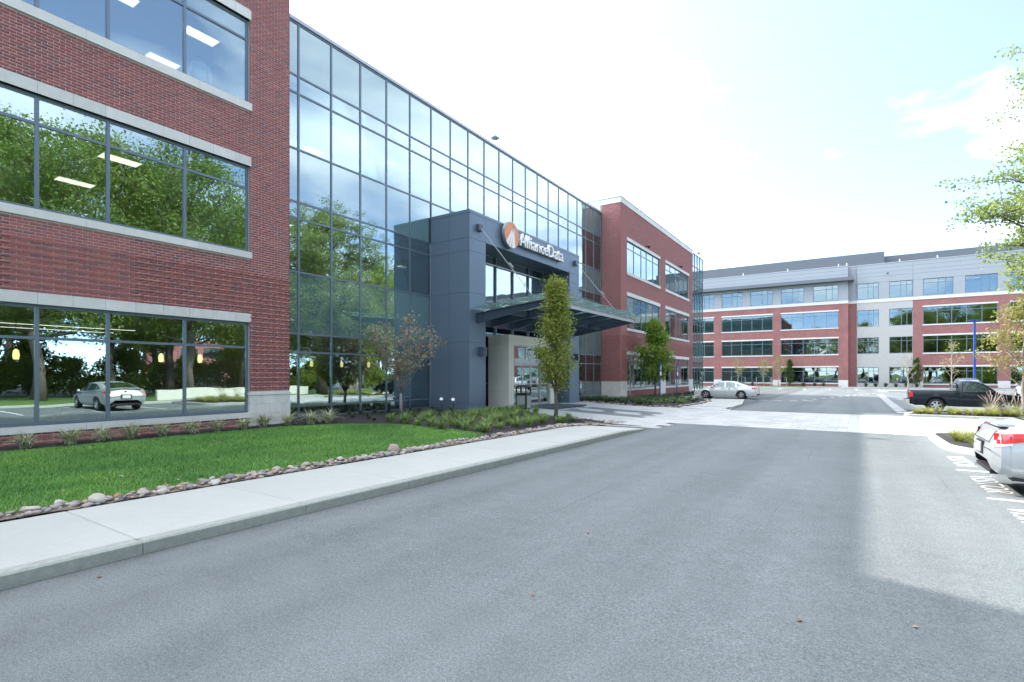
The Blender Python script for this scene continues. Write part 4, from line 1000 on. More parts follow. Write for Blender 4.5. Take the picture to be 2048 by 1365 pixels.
def car(name, loc, rz, lab, paint, K, cat='car', group=None, sc=1.0):
    """K: keyed outline.  body keys: x, half width, underside z, upper z;  roof keys: x, z, half width at belt, half width at roof"""
    t = root(name, loc, lab, cat, group, world_children=False, rz=rz); t.scale = (sc,)*3
    xf, xr, rw, ra = K['xf'], K['xr'], K['rw'], K['rw'] + K.get('gap', .055)
    B = np.array(K['body'])
    xs = set(np.linspace(B[0,0], B[-1,0], 46)) | set(B[:,0])
    for c in (xf, xr): xs |= set(c + ra*np.cos(np.linspace(0, np.pi, 17)))
    xs = np.array(sorted(xs))
    hw, zu, zt = (np.interp(xs, B[:,0], B[:,i]) for i in (1,2,3))
    def smooth1(a): b = a.copy(); b[1:-1] = (a[:-2]+2*a[1:-1]+a[2:])/4; return b
    hw, zt = smooth1(hw), smooth1(smooth1(zt))
    zb = zu.copy()
    for c in (xf, xr):
        inside = np.abs(xs-c) <= ra; zb[inside] = np.maximum(zb[inside], rw*.98 + np.sqrt(np.maximum(0, ra**2-(xs[inside]-c)**2)))
    prof = K.get('sect', [(.93,0.0),(.985,.22),(1.0,.48),(.992,.66),(.955,.86),(.90,.965),(.80,1.0)])
    rows = []
    for x, w, b, tz, u in zip(xs, hw, zb, zt, zu):
        row = []
        for f, hgt in prof:
            z = u + (tz-u)*hgt
            z = max(z, b + (tz-b)*hgt*.35)
            row.append((x, w*f, z))
        row.append((x, w*.45, tz + K.get('crown', .02)*.8)); row.append((x, 0, tz + K.get('crown', .02)))
        rows.append(row)
    n = len(prof)+2; V, F = [], []
    for sgn in (1, -1):
        b0 = len(V)
        for row in rows: V += [(x, sgn*y, z) for x, y, z in row]
        for i in range(len(rows)-1):
            for k in range(n-1):
                q = (b0+i*n+k, b0+i*n+k+1, b0+(i+1)*n+k+1, b0+(i+1)*n+k); F.append(q if sgn < 0 else tuple(reversed(q)))
    m2 = len(rows)*n
    for e in (0, len(rows)-1):
        F += [(e*n+k, e*n+k+1, m2+e*n+k+1, m2+e*n+k) for k in range(n-1)]
    body = MB().add(V, F)
    me = mesh('body', body.V, body.F, paint, smooth=True)
    import bmesh
    bm = bmesh.new(); bm.from_mesh(me); bmesh.ops.remove_doubles(bm, verts=bm.verts, dist=.0005); bmesh.ops.recalc_face_normals(bm, faces=bm.faces); bm.to_mesh(me); bm.free()
    me.polygons.foreach_set('use_smooth', [True]*len(me.polygons)); me.set_sharp_from_angle(angle=math.radians(38))
    bo = link('body', me, t)
    def side_y(x, z):
        w = np.interp(x, xs, hw); u = np.interp(x, xs, zu); tz = np.interp(x, xs, zt); h = (z-u)/(tz-u)
        return w*np.interp(h, [p[1] for p in prof], [p[0] for p in prof])
    # dark underbody and wheel wells
    ux0, ux1 = B[0,0]+.25, B[-1,0]-.25; wmin = hw.max()*.80
    MB().box(ux0, ux1, -wmin, wmin, zu.min()+.03, zu.min()+.12).box(xr+ra, xf-ra, -wmin, wmin, zu.min()+.04, .5).box(xf-ra, xf+ra, -wmin+.14, wmin-.14, .3, rw+ra-.02).box(xr-ra, xr+ra, -wmin+.14, wmin-.14, .3, rw+ra-.02).build('underbody', MAT['plastic'], t)
    # cabin shell
    if 'roof' in K:
        Rf = np.array(K['roof']); gx = np.array(sorted(set(np.linspace(Rf[0,0], Rf[-1,0], 30)) | set(Rf[:,0])))
        rz_ = smooth1(smooth1(np.interp(gx, Rf[:,0], Rf[:,1]))); wb = np.interp(gx, Rf[:,0], Rf[:,2]); wr = np.interp(gx, Rf[:,0], Rf[:,3])
        beltz = np.interp(gx, xs, zt)
        def sec(i):
            x, z, b, r_, bz_ = gx[i], rz_[i], wb[i], wr[i], beltz[i]-.02
            z = max(z, bz_+.001); h = z-bz_
            return [(x, b, bz_), (x, b+(r_-b)*.80, bz_+h*.80), (x, r_*.97, bz_+h*.93), (x, r_*.82, bz_+h*.985), (x, r_*.4, z+.012*min(1,h*3)), (x, 0, z+.016*min(1,h*3))]
        V, F = [], []; m = 6
        for i in range(len(gx)):
            s_ = sec(i); V += s_ + [(x,-y,z) for x,y,z in reversed(s_[:-1])]
        nn = 11
        for i in range(len(gx)-1):
            for k in range(nn-1): F.append((i*nn+k, (i+1)*nn+k, (i+1)*nn+k+1, i*nn+k+1))
        me = mesh('cabin', V, F, paint, smooth=True, sharp=35); link('cabin', me, t)
        def cab_y(x, z):
            b = np.interp(x, gx, wb); r_ = np.interp(x, gx, wr); bz_ = np.interp(x, gx, beltz)-.02; tz = np.interp(x, gx, rz_)
            h = min(1, max(0, (z-bz_)/max(.01, tz-bz_))); return b + (r_-b)*h if h < .8 else b+(r_-b)*h
        def ctop(x): return np.interp(x, gx, rz_)
        for poly in K.get('windows', []):
            for sgn in (1, -1):
                c0 = np.mean(poly, 0); V = []
                pts = []
                for i in range(len(poly)):
                    a, b = np.array(poly[i]), np.array(poly[(i+1) % len(poly)])
                    for q in range(4): pts.append(a + (b-a)*q/4)
                V = [(p[0], sgn*(cab_y(p[0], p[1])+.006), p[1]) for p in pts] + [(c0[0], sgn*(cab_y(*c0)+.008), c0[1])]
                nP = len(pts); F = [((i+1) % nP, i, nP) if sgn > 0 else (i, (i+1) % nP, nP) for i in range(nP)]
                link('side_window', mesh('side_window', V, F, MAT['car_glass']), t)
        for nm_, (xa, xb) in K.get('screens', {}).items():     # windscreen and rear window follow the shell
            V, F = [], []; ns = 7
            for i in range(ns):
                x = xa + (xb-xa)*i/(ns-1); b = np.interp(x, gx, wb); r_ = np.interp(x, gx, wr); bz_ = np.interp(x, gx, beltz)-.02; z = ctop(x); h = z-bz_
                d = .012 if xa > 0 else -.012
                for f in (-.86, -.45, 0, .45, .86): V.append((x+d*.6, f*(r_ if h > .2 else (b+r_)/2), z + (.020 if abs(f) < .1 else .017 if abs(f) < .6 else -.004) + .006))
            for i in range(ns-1):
                for k in range(4): F.append((i*5+k, i*5+k+1, (i+1)*5+k+1, (i+1)*5+k))
            link(nm_, mesh(nm_, V, F, MAT['car_glass'], smooth=True), t)
    for sgn in (1, -1):
        for x in (xf, xr): wheel(t, x, sgn*(hw.max()-.115), rw, K.get('tw', .21), sgn, K.get('spokes', 5))
        for x in K.get('seams', []):      # door gaps
            zlo, zhi = np.interp(x, xs, zu)+.06, np.interp(x, xs, zt)-.03
            mb = MB(); zz_ = np.linspace(zlo, zhi, 7)
            for a, b in zip(zz_[:-1], zz_[1:]):
                ya, yb_ = sgn*(side_y(x, a)+.002), sgn*(side_y(x, b)+.002); mb.add([(x-.006,ya,a),(x+.006,ya,a),(x+.006,yb_,b),(x-.006,yb_,b)], [(0,1,2,3)])
            mb.build('door_gap', MAT['plastic'], t)
        for x, z in K.get('handles', []):
            y = sgn*(side_y(x, z)+.012); MB().box(x-.10, x+.10, y-.015, y+.015, z-.018, z+.018).build('door_handle', paint if K.get('paint_handle', True) else MAT['plastic'], t)
        if 'mirror' in K:
            x, z = K['mirror']; y = sgn*(hw.max()*.93+.10)
            MB().lathe([(.01,-.09),(.075,-.06),(.09,0),(.075,.06),(.01,.085)], 12, (x, y, z), axis='y').build('mirror', K.get('mirror_mat', paint), t, smooth=True)
        for nm_, x0, x1, z0, z1, mk in K.get('side_lamps', []):
            mb = MB(); N = 26; xx = np.linspace(x0, x1, N); V = []
            for i, x in enumerate(xx):
                tt = i/(N-1); za, zb_ = z0[0]+(z0[1]-z0[0])*tt, z1[0]+(z1[1]-z1[0])*tt
                for q in range(4): z = za+(zb_-za)*q/3; V.append((x, sgn*(side_y(x, z)+.012), z))
            F = [(i*4+k, i*4+k+1, (i+1)*4+k+1, (i+1)*4+k) for i in range(N-1) for k in range(3)]
            link(nm_, mesh(nm_, V, F if sgn > 0 else [tuple(reversed(f)) for f in F], MAT[mk], smooth=True), t)
        if 'strip' in K:
            z, x0, x1 = K['strip']; mb = MB(); xx = np.linspace(x0, x1, 16)
            for a, b in zip(xx[:-1], xx[1:]):
                ya, yb_ = sgn*(side_y(a, z)+.009), sgn*(side_y(b, z)+.009); mb.add([(a,ya,z-.022),(b,yb_,z-.022),(b,yb_,z+.022),(a,ya,z+.022)], [(0,1,2,3)])
            mb.build('side_moulding', paint, t)
    for line in K.get('rear_lines', []):      # shut lines across the tail
        zx = np.array([(B[i,3], B[i,0]) for i in range(4)])
        mb = MB()
        for (ya, za), (yb_, zb_) in zip(line[:-1], line[1:]):
            for q in range(6):
                t0, t1 = q/6, (q+1)/6; P0 = (ya+(yb_-ya)*t0, za+(zb_-za)*t0); P1 = (ya+(yb_-ya)*t1, za+(zb_-za)*t1)
                f_ = lambda p: (float(np.interp(p[1], zx[:,0], zx[:,1]))-.016, p[0], p[1])
                mb.tube([f_(P0), f_(P1)], .006, 4, cap=False)
        mb.build('shut_line', MAT['plastic'], t)
    for nm_, x0, x1, y0, y1, z0, z1, mk in K.get('boxes', []):
        MB().box(x0,x1,y0,y1,z0,z1).build(nm_, paint if mk == 'paint' else MAT[mk], t)
    return t
SEDAN = dict(xf=1.49, xr=-1.32, rw=.335, tw=.22, body=[(-2.54,.60,.46,.62),(-2.50,.78,.36,.90),(-2.36,.87,.27,1.02),(-2.0,.905,.25,1.05),(-1.4,.92,.23,1.04),(-.4,.925,.20,.985),(.7,.925,.20,.945),(1.05,.92,.20,.93),(1.5,.91,.22,.88),(2.0,.885,.22,.80),(2.3,.84,.24,.70),(2.46,.74,.26,.60),(2.53,.56,.32,.52)],
  roof=[(-2.02,1.05,.80,.80),(-1.55,1.20,.84,.72),(-1.05,1.40,.87,.66),(-.6,1.47,.885,.64),(-.1,1.49,.89,.64),(.3,1.46,.89,.66),(.75,1.27,.89,.72),(1.28,.945,.86,.80)],
  windows=[[(1.02,1.0),(.42,1.37),(-.02,1.42),(-.05,1.0)],[(-.13,1.0),(-.10,1.42),(-.55,1.41),(-.86,1.34),(-.90,1.02)],[(-.97,1.03),(-.93,1.32),(-1.16,1.26),(-1.42,1.06)]],
  screens={'windscreen': (1.20,.42), 'rear_window': (-1.92,-1.02)}, seams=[1.02,-.09,-1.02], handles=[(.08,.87),(-.88,.90)], mirror=(.93,1.02), strip=(.62,-1.0,1.05), spokes=5,
  side_lamps=[('tail_lamp',-2.49,-2.12,(.82,.86),(.97,1.0),'red_lens'),('headlamp',2.36,2.02,(.62,.66),(.70,.76),'clear_lens'),('marker_lamp',2.40,2.30,(.60,.60),(.66,.67),'amber')],
  boxes=[('number_plate',-2.56,-2.545,-.15,.15,.66,.80,'plate'),('bumper_insert',2.515,2.54,-.5,.5,.30,.38,'plastic'),('rear_trim',-2.56,-2.5,-.5,.5,.86,.89,'chrome')])
REGAL = dict(xf=1.40, xr=-1.33, rw=.34, tw=.23, body=[(-2.43,.62,.52,.66),(-2.40,.80,.40,.80),(-2.33,.86,.33,.96),(-2.22,.895,.29,1.06),(-2.0,.915,.27,1.075),(-1.3,.928,.24,1.05),(-.4,.93,.21,.985),(.8,.93,.21,.95),(1.05,.925,.21,.94),(1.5,.915,.22,.88),(2.0,.88,.23,.80),(2.28,.80,.26,.68),(2.40,.62,.30,.58)],
  sect=[(.80,0.0),(.93,.10),(.985,.26),(1.0,.46),(.99,.64),(.955,.84),(.90,.955),(.80,1.0)],
  roof=[(-2.0,1.075,.80,.78),(-1.6,1.20,.84,.72),(-1.1,1.39,.87,.65),(-.5,1.475,.89,.63),(0,1.48,.89,.63),(.4,1.42,.89,.66),(.85,1.22,.89,.72),(1.38,.945,.86,.80)],
  windows=[[(1.05,1.0),(.45,1.34),(.0,1.41),(-.05,1.02)],[(-.13,1.02),(-.09,1.41),(-.55,1.40),(-.95,1.31),(-1.02,1.06)],[(-1.08,1.07),(-1.02,1.28),(-1.4,1.12)]],
  screens={'windscreen': (1.28,.48), 'rear_window': (-1.9,-1.05)}, seams=[1.0,-.09,-1.05], handles=[(.05,.88),(-.9,.91)], mirror=(.95,1.02), spokes=5,
  rear_lines=[[(-.60,1.03),(-.57,.80),(.57,.80),(.60,1.03)],[(-.82,.70),(-.3,.69),(.3,.69),(.82,.70)]],
  side_lamps=[('tail_lamp',-2.372,-1.90,(.79,.885),(.945,.985),'red_lens'),('reverse_lamp',-2.388,-2.20,(.745,.79),(.79,.815),'clear_lens'),('headlamp',2.30,1.85,(.64,.70),(.74,.80),'clear_lens')],
  boxes=[('number_plate',-2.462,-2.445,-.16,.16,.60,.745,'plate'),('plate_recess',-2.447,-2.40,-.22,.22,.57,.775,'plastic'),('lower_valance',-2.40,-2.3,-.55,.55,.315,.37,'plastic'),('boot_lip',-2.34,-2.14,-.72,.72,1.055,1.085,'paint'),('brake_lamp',-2.345,-2.335,-.15,.15,1.06,1.08,'red_lens'),('badge',-2.40,-2.33,-.045,.045,.86,.94,'chrome'),('exhaust',-2.42,-2.2,-.62,-.52,.26,.31,'chrome'),('exhaust',-2.42,-2.2,.52,.62,.26,.31,'chrome')])
PICKUP = dict(xf=1.50, xr=-1.28, rw=.355, tw=.23, gap=.075, crown=.005, body=[(-2.42,.80,.50,1.05),(-2.38,.87,.42,1.115),(-2.2,.90,.38,1.12),(-1.28,.905,.36,1.115),(-.42,.905,.32,1.10),(-.40,.90,.32,1.05),(.5,.905,.32,1.035),(1.05,.905,.32,1.02),(1.6,.90,.34,.965),(2.15,.86,.36,.89),(2.38,.76,.38,.80),(2.46,.62,.42,.70)],
  sect=[(.94,0.0),(.985,.18),(1.0,.42),(.995,.62),(.975,.82),(.955,.955),(.90,1.0)],
  roof=[(-.44,1.04,.87,.87),(-.40,1.50,.87,.70),(-.28,1.62,.87,.67),(.1,1.66,.87,.665),(.45,1.62,.87,.68),(.85,1.36,.86,.74),(1.22,1.02,.85,.80)],
  windows=[[(1.02,1.10),(.50,1.50),(.1,1.57),(-.18,1.55),(-.20,1.08)]],
  screens={'windscreen': (1.16,.56)}, seams=[.98,-.28,-.41], handles=[(-.12,.92)], mirror=(.80,1.10), mirror_mat=MAT['plastic'], spokes=6,
  side_lamps=[('tail_lamp',-2.40,-2.25,(.78,.80),(1.03,1.05),'red_lens'),('headlamp',2.34,2.0,(.66,.70),(.80,.86),'clear_lens')],
  boxes=[('bed_cover',-2.34,-.46,-.78,.78,1.12,1.135,'plastic'),('rear_bumper',-2.58,-2.40,-.84,.84,.48,.66,'chrome'),('number_plate',-2.60,-2.585,-.15,.15,.50,.63,'plate'),('rear_window',-.452,-.43,-.62,.62,1.14,1.50,'car_glass'),('front_bumper',2.40,2.52,-.70,.70,.42,.60,'paint'),('grille',2.44,2.50,-.42,.42,.62,.74,'plastic')])
SUV = dict(xf=1.36, xr=-1.36, rw=.36, tw=.23, body=[(-2.36,.78,.45,.80),(-2.32,.88,.36,1.02),(-2.1,.92,.30,1.08),(-1.0,.935,.27,1.07),(.8,.935,.26,1.04),(1.3,.925,.27,.99),(1.9,.89,.28,.90),(2.25,.80,.30,.78),(2.36,.66,.36,.64)],
  roof=[(-2.30,1.06,.83,.80),(-2.10,1.40,.85,.72),(-1.85,1.62,.87,.68),(-1.0,1.70,.88,.66),(0,1.70,.88,.66),(.4,1.66,.88,.68),(.9,1.38,.88,.74),(1.35,1.02,.86,.80)],
  windows=[[(1.02,1.10),(.45,1.55),(.0,1.60),(-.03,1.10)],[(-.1,1.10),(-.08,1.60),(-.95,1.60),(-.98,1.11)],[(-1.06,1.12),(-1.03,1.58),(-1.6,1.53),(-1.85,1.18)]],
  screens={'windscreen': (1.25,.5), 'rear_window': (-2.26,-1.95)}, seams=[1.0,-.07,-1.02], mirror=(.92,1.12), side_lamps=[('tail_lamp',-2.30,-2.12,(.85,.88),(1.04,1.06),'red_lens'),('headlamp',2.28,1.85,(.70,.74),(.82,.88),'clear_lens')],
  boxes=[('number_plate',-2.40,-2.365,-.16,.16,.72,.86,'plate'),('roof_rail',-1.6,.2,-.58,-.55,1.70,1.74,'plastic'),('roof_rail',-1.6,.2,.55,.58,1.70,1.74,'plastic')])
car('sedan', (-9.25, 47.1, gz(46)+.0), math.pi, 'silver four door sedan parked nose to the right brick wing', MAT['car_champagne'], SEDAN)
car('parked_car', (4.14, 11.47, gz(11.5)), 0, 'silver car cut off by the right edge, rear with red tail lamp toward the road', MAT['car_silver'], REGAL)
car('pickup_truck', (4.78, 36.1, gz(36)), 0, 'black single cab pickup truck parked beside the grass island', MAT['car_black'], PICKUP, cat='pickup')
car('dark_suv', (8.3, 62.5, gz(62)), math.pi*.5, 'dark blue sport utility car parked behind the black pickup bed', MAT['car_grey'], SUV)
car('silver_suv', (13.2, 64.5, gz(62)), math.pi*.5, 'silver grey sport utility car with red tail lamps seen over the pickup hood', MAT['car_silver'], SUV)
for k, (x, y, p, l) in enumerate([(32, 44, 'car_champagne', 'pale car in the far car park opposite the entrance'), (32, 38.5, 'car_grey', 'dark car in the far car park opposite the entrance'), (32, 30, 'car_silver', 'silver car in the far car park opposite the brick wing')]):
    car('parked_car', (x, y, gz(y)), 0, l, MAT[p], SEDAN)
# ---------------------------------------------------------------- far office building (four storeys, brick, stone and metal)
def mat_brick_far():
    m, nt, b = nodes('far_brick'); b.inputs['Roughness'].default_value = .9; b.inputs['Specular IOR Level'].default_value = .2
    tc = nt.nodes.new('ShaderNodeTexCoord'); mp = nt.nodes.new('ShaderNodeMapping'); mp.inputs['Rotation'].default_value = (math.pi/2, 0, 0); nt.links.new(tc.outputs['Object'], mp.inputs[0])
    br = nt.nodes.new('ShaderNodeTexBrick'); br.inputs['Scale'].default_value = 1.0; br.inputs['Brick Width'].default_value = .2032; br.inputs['Row Height'].default_value = .0677; br.inputs['Mortar Size'].default_value = .006
    br.inputs['Color1'].default_value = (.30,.082,.075,1); br.inputs['Color2'].default_value = (.21,.065,.066,1); br.inputs['Mortar'].default_value = (.36,.34,.32,1)
    nt.links.new(mp.outputs[0], br.inputs['Vector'])
    c = nmix(nt, 1.0, br.outputs['Color'], nramp(nt, nnoise(nt, .8, 4), [(.3,(.9,)*3),(.7,(1.1,)*3)]), 'MULTIPLY'); nt.links.new(c, b.inputs['Base Color']); return m
MAT['far_brick'] = mat_brick_far()
MAT['metal_light'] = M('light_metal_panel', (.30,.325,.35), .55, .05, .5, metal=.15); MAT['metal_mid'] = M('grey_metal_screen', (.125,.145,.165), .55, .05, .6, metal=.15)
MAT['glass_far'] = M_glass('far_glass', (.34,.44,.43), .18)
fb = root('far_office_building', (0, 98, -.25), 'four storey brick, stone and metal office building across the end of the car park', 'building')
def fpart(name, parent=None):
    o = bpy.data.objects.new(name, None); COL.objects.link(o); o.parent = parent or fb; o.matrix_parent_inverse = Matrix.Translation(-Vector(fb.location)); return o
FZ = [(.39, 2.91), (5.0, 7.54), (9.24, 11.84)]; Z4 = (13.57, 16.05)
def fwin(x0, x1, z0, z1, Yp, cuts, zt, stone=True):
    w = fpart('window'); y0, y1 = Yp+.10, Yp+.20; fw = .08
    MB().box(x0,x1,y0,y1,z0,z0+fw).box(x0,x1,y0,y1,z1-fw,z1).box(x0,x0+fw,y0,y1,z0+fw,z1-fw).box(x1-fw,x1,y0,y1,z0+fw,z1-fw).build('frame', MAT['frame'], w)
    ms = [x0+(x1-x0)*c for c in cuts]
    for m_ in ms: bx('mullion', m_-.04, m_+.04, y0-.004, y1, z0+fw, z1-fw, MAT['frame'], w)
    ed = [x0+fw]+ms+[x1-fw]
    for a, b in zip(ed[:-1], ed[1:]):
        aa, bb = a+(.04 if a in ms else 0), b-(.04 if b in ms else 0)
        bx('transom', aa, bb, y0-.002, y1, zt-.035, zt+.035, MAT['frame'], w)
        for za, zb in ((z0+fw, zt-.035), (zt+.035, z1-fw)):
            o = MB().box(-(bb-aa)/2,(bb-aa)/2,-.006,.006,-(zb-za)/2,(zb-za)/2).build('pane', MAT['glass_far'], w); o.location = ((aa+bb)/2, y0+.05, (za+zb)/2); o.rotation_euler = ((rng.random()-.5)*.004, 0, (rng.random()-.5)*.004)
def fsection(xa, xb, Yp, wins3, wins4, wallmat, dark_edges=()):
    """wall from xa to xb at plane Yp with window columns cut out"""
    def cut(z0, z1, wins, mat, th=.35):
        x = xa
        for a, b in list(wins) + [(xb, xb)]:
            bx('wall_pier', x, a, Yp, Yp+th, z0, z1, mat, fb); x = b
    def band(z0, z1, mat): bx('wall', xa, xb, Yp, Yp+.35, z0, z1, mat, fb)
    zz_ = [-.6] + [z for p in FZ for z in p] + [13.0]
    for i in range(0, 8, 2): band(zz_[i], zz_[i+1], wallmat)
    for z0, z1 in FZ: cut(z0, z1, wins3, wallmat)
    bx('stone_band', xa-.02, xb+.02, Yp-.06, Yp+.35, 13.0, 13.45, MAT['cast_stone'], fb)
    bx('metal_wall', xa, xb, Yp+.004, Yp+.35, 13.45, Z4[0], MAT['metal_light'], fb)
    cut(Z4[0], Z4[1], wins4, MAT['metal_light'], .34); bx('metal_wall', xa, xb, Yp, Yp+.34, Z4[1], 18.9, MAT['metal_light'], fb)
    for z in (16.05, 17.0, 17.6, 18.25): bx('panel_joint', xa, xb, Yp-.006, Yp+.01, z-.015, z+.015, MAT['metal_mid'], fb)
    bx('parapet_cap', xa, xb, Yp-.06, Yp+.35, 18.9, 18.99, MAT['frame_light'], fb)
    if wallmat is MAT['far_brick']:
        for a, b in wins3:
            for z0, z1 in FZ:
                bx('lintel', a-.05, b+.05, Yp-.03, Yp+.09, z1, z1+.22, MAT['cast_stone'], fb); bx('sill', a-.05, b+.05, Yp-.06, Yp+.09, z0-.16, z0, MAT['cast_stone'], fb)
    for a, b in wins3:
        cuts = [.2,.4,.6,.8] if b-a > 5 else [.52,.76]
        for z0, z1 in FZ: fwin(a, b, z0, z1, Yp, cuts, z1-.62)
    for a, b in wins4: fwin(a, b, *Z4, Yp, [.52,.76] if int(a) % 2 else [.5,.75], Z4[1]-.62)
L1 = [(-29.6,-21.3),(-20.0,-11.8),(-10.6,-2.4)]
fsection(-40, -1.1, 98, L1, [(-24.7,-21.3),(-20.0,-16.6),(-15.3,-11.8),(-10.6,-7.2),(-5.9,-2.4)], MAT['far_brick'])
bx('return_wall', -1.45, -1.1, 98.36, 99.2, -.6, 18.9, MAT['far_brick'], fb)
fsection(-1.1, .02, 99.2, [], [], MAT['far_brick'])
MAT['far_stone'] = M('far_stone', (.40,.395,.38), .85, .06, 2)
fsection(.04, 7.1, 99, [(.1,2.9),(4.2,7.08)], [(.1,2.9),(4.2,7.08)], MAT['far_stone'])
fsection(7.12, 52, 99, [(8.3,16.6),(17.9,26.2),(27.5,35.8),(37.1,45.4)], [(8.3,11.8),(13.1,16.6),(17.9,21.4),(22.7,26.2),(27.5,31),(32.3,35.8)], MAT['far_brick'])
for a, b in ((-21.3,-20.0),(-11.8,-10.6),(-2.4,-1.1)): bx('pier_base', a, b, 97.93, 97.998, -.6, .85, MAT['cast_stone'], fb)
for a, b in ((7.15,8.3),(16.6,17.9),(26.2,27.5)): bx('pier_base', a, b, 98.93, 98.998, -.6, .85, MAT['cast_stone'], fb)
bx('eave', -40, -.35, 96.7, 99.0, 16.47, 17.0, MAT['metal_mid'], fb)
rs = fpart('roof_screen')
for k in range(14): bx('screen_panel', -44+.01, 3.6, 102, 102.1-.01*(k%2), 18.0+k*.24, 18.0+k*.24+.232, MAT['metal_mid'], rs)
bx('screen_panel', 3.602, 3.7, 102, 125, 18, 21.36, MAT['metal_mid'], rs)
for k in range(13): bx('screen_panel', 3.75, 52, 105, 105.1-.01*(k%2), 18.0+k*.24, 18.0+k*.24+.232, MAT['metal_mid'], rs)
for x in (-16.5,-9.6,-2.4,-1.3): bx('roof_vent', x-.06, x+.06, 97.3+.9, 98.33, 18.99, 19.4, MAT['white'], fb)
for x in (5.5, 10, 15): bx('roof_vent', x-.06, x+.06, 99.1, 99.23, 18.99, 19.4, MAT['white'], fb)
for z0, z1 in ((-.6,-.1),(3.3,4.6),(7.9,8.9),(12.2,13.2),(16.4,18.0)): bx('floor_slab', -40, 52, 99.6, 125, z0, z1, MAT['carpet'], fb); 
for z0 in (3.24, 7.84, 12.14, 16.34): bx('ceiling', -40, 52, 99.6, 125, z0, z0+.05, MAT['ceiling'], fb)
bx('back_wall', -40, 52, 112, 112.3, -.6, 18, MAT['room_wall'], fb); bx('back_wall', -40.3, -40, 98, 125, -.6, 18.9, MAT['far_brick'], fb); bx('back_wall', 52, 52.3, 99, 125, -.6, 18.9, MAT['far_brick'], fb); bx('back_wall', -40, 52, 125, 125.3, -.6, 18.9, MAT['far_brick'], fb)
def troffer(x, y, z, lab, grp, rot=0, big=True):
    t = root('ceiling_light', (x,y,z), lab, 'lamp', grp, world_children=False, rz=rot)
    t.scale = (.8,.8,1)
    MB().box(-.31,.31,-.62,.62,-.012,.0).build('frame', MAT['white'], t); MB().box(-.27,.27,-.58,.58,-.02,-.0125).build('diffuser', MAT['troffer'], t)
for zc, grp in ((12.14,'third floor'),(7.84,'second floor'),(16.34,'fourth floor')):
    for x in np.arange(-22, 26, 4.1):
        for yy in (101.2, 104): troffer(x, yy, zc-.003, 'lit ceiling panel inside the far building on the ' + grp, 'ceiling lights of the far building, ' + grp, math.pi/2)
# ---------------------------------------------------------------- lights and person inside the office building
for x, y, lab in ((-17.15,8.3,'lit ceiling panel behind the third floor window just above the person'),(-19.6,8.25,'lit ceiling panel farther back, left of the person on the third floor'),(-17.2,6.1,'lit ceiling panel at the top edge behind the third floor window'),(-22.3,8.2,'lit ceiling panel near the pier on the third floor'),(-21,2.9,'lit ceiling panel at the far left of the third floor')):
    troffer(x, y, 12.397, lab, 'third floor ceiling lights')
for x, y, lab in ((-20.8,6.24,'lower lit ceiling panel seen among reflected trees, second floor'),(-17.56,6.3,'upper lit ceiling panel seen among reflected trees, second floor'),(-23,4.2,'lit ceiling panel deep on the second floor')):
    troffer(x, y, 7.927, lab, 'second floor ceiling lights')
for k in range(8):
    troffer(-19.5 - 2*(k % 2), 12.5+3*k, (12.397 if k % 3 else 7.927), 'lit ceiling panel behind the curtain wall glass', 'ceiling lights behind the curtain wall')
for x in (-17.4, -18.9):
    t = root('linear_light', (x, 4, 3.1), 'long thin line of light hung above the ground floor room, ' + ('nearer' if x > -18 else 'farther') + ' of two', 'lamp', world_children=True)
    bx('housing', x-.04, x+.04, -2, 6.6, 3.06, 3.12, MAT['white'], t); bx('diffuser', x-.03, x+.03, -2, 6.6, 3.05, 3.0595, MAT['troffer'], t)
def pendant(x, y, z, lab, grp):
    t = root('pendant_lamp', (x, y, z), lab, 'lamp', grp, world_children=False)
    MB().lathe([(.001,-.16),(.055,-.15),(.07,-.05),(.055,.06),(.02,.1)], 12).build('shade', MAT['pendant'], t, smooth=True)
    MB().tube([(0,0,.1),(0,0,3.415-z)], .006, 5).build('cord', MAT['dark'], t)
for k, y in enumerate((2.6, 4.0, 5.6, 7.2, 8.3)): pendant(-17.2, y, 2.32, 'small yellow pendant lamp behind the ground floor window of the brick wing', 'pendant lamps in the brick wing')
for k in range(7): pendant(-19.2, 12.2+1.55*k, 2.28, 'small yellow pendant lamp behind the curtain wall at ground level', 'pendant lamps behind the curtain wall')
# furniture silhouettes inside the ground floor
MAT['table'] = M('table_top', (.25,.17,.10), .5)
MAT['pumpkin'] = M('pumpkin_skin', (.55,.19,.03), .6)
pk = root('pumpkin', (-15.35, 4.35, .70), 'orange pumpkin on the window ledge of the ground floor', 'pumpkin', world_children=False)
mb = MB()
V, F = [], []
for i in range(9):
    ph = math.pi*i/8
    for k in range(20):
        a = 2*math.pi*k/20; r = .15*math.sin(ph)*(1+.07*math.cos(a*7)); V.append((r*math.cos(a), r*math.sin(a), .12-.12*math.cos(ph)))
for i in range(8):
    for k in range(20): F.append((i*20+k, i*20+(k+1)%20, (i+1)*20+(k+1)%20, (i+1)*20+k))
mb.add(V, F).build('flesh', MAT['pumpkin'], pk, smooth=True); MB().tube([(0,0,.22),(.01,0,.27),(.03,0,.3)], [.02,.015,.012], 6).build('stem', MAT['bark'], pk)
wl_ = root('window_ledge', (-15.3, 4.4, .2), 'pale low ledge behind the ground floor glass', 'ledge'); bx('top', -15.6, -15.08, .5, 8.3, .64, .70, MAT['ceiling'], wl_); bx('front', -15.6, -15.5, .5, 8.3, .19, .638, MAT['ceiling'], wl_)
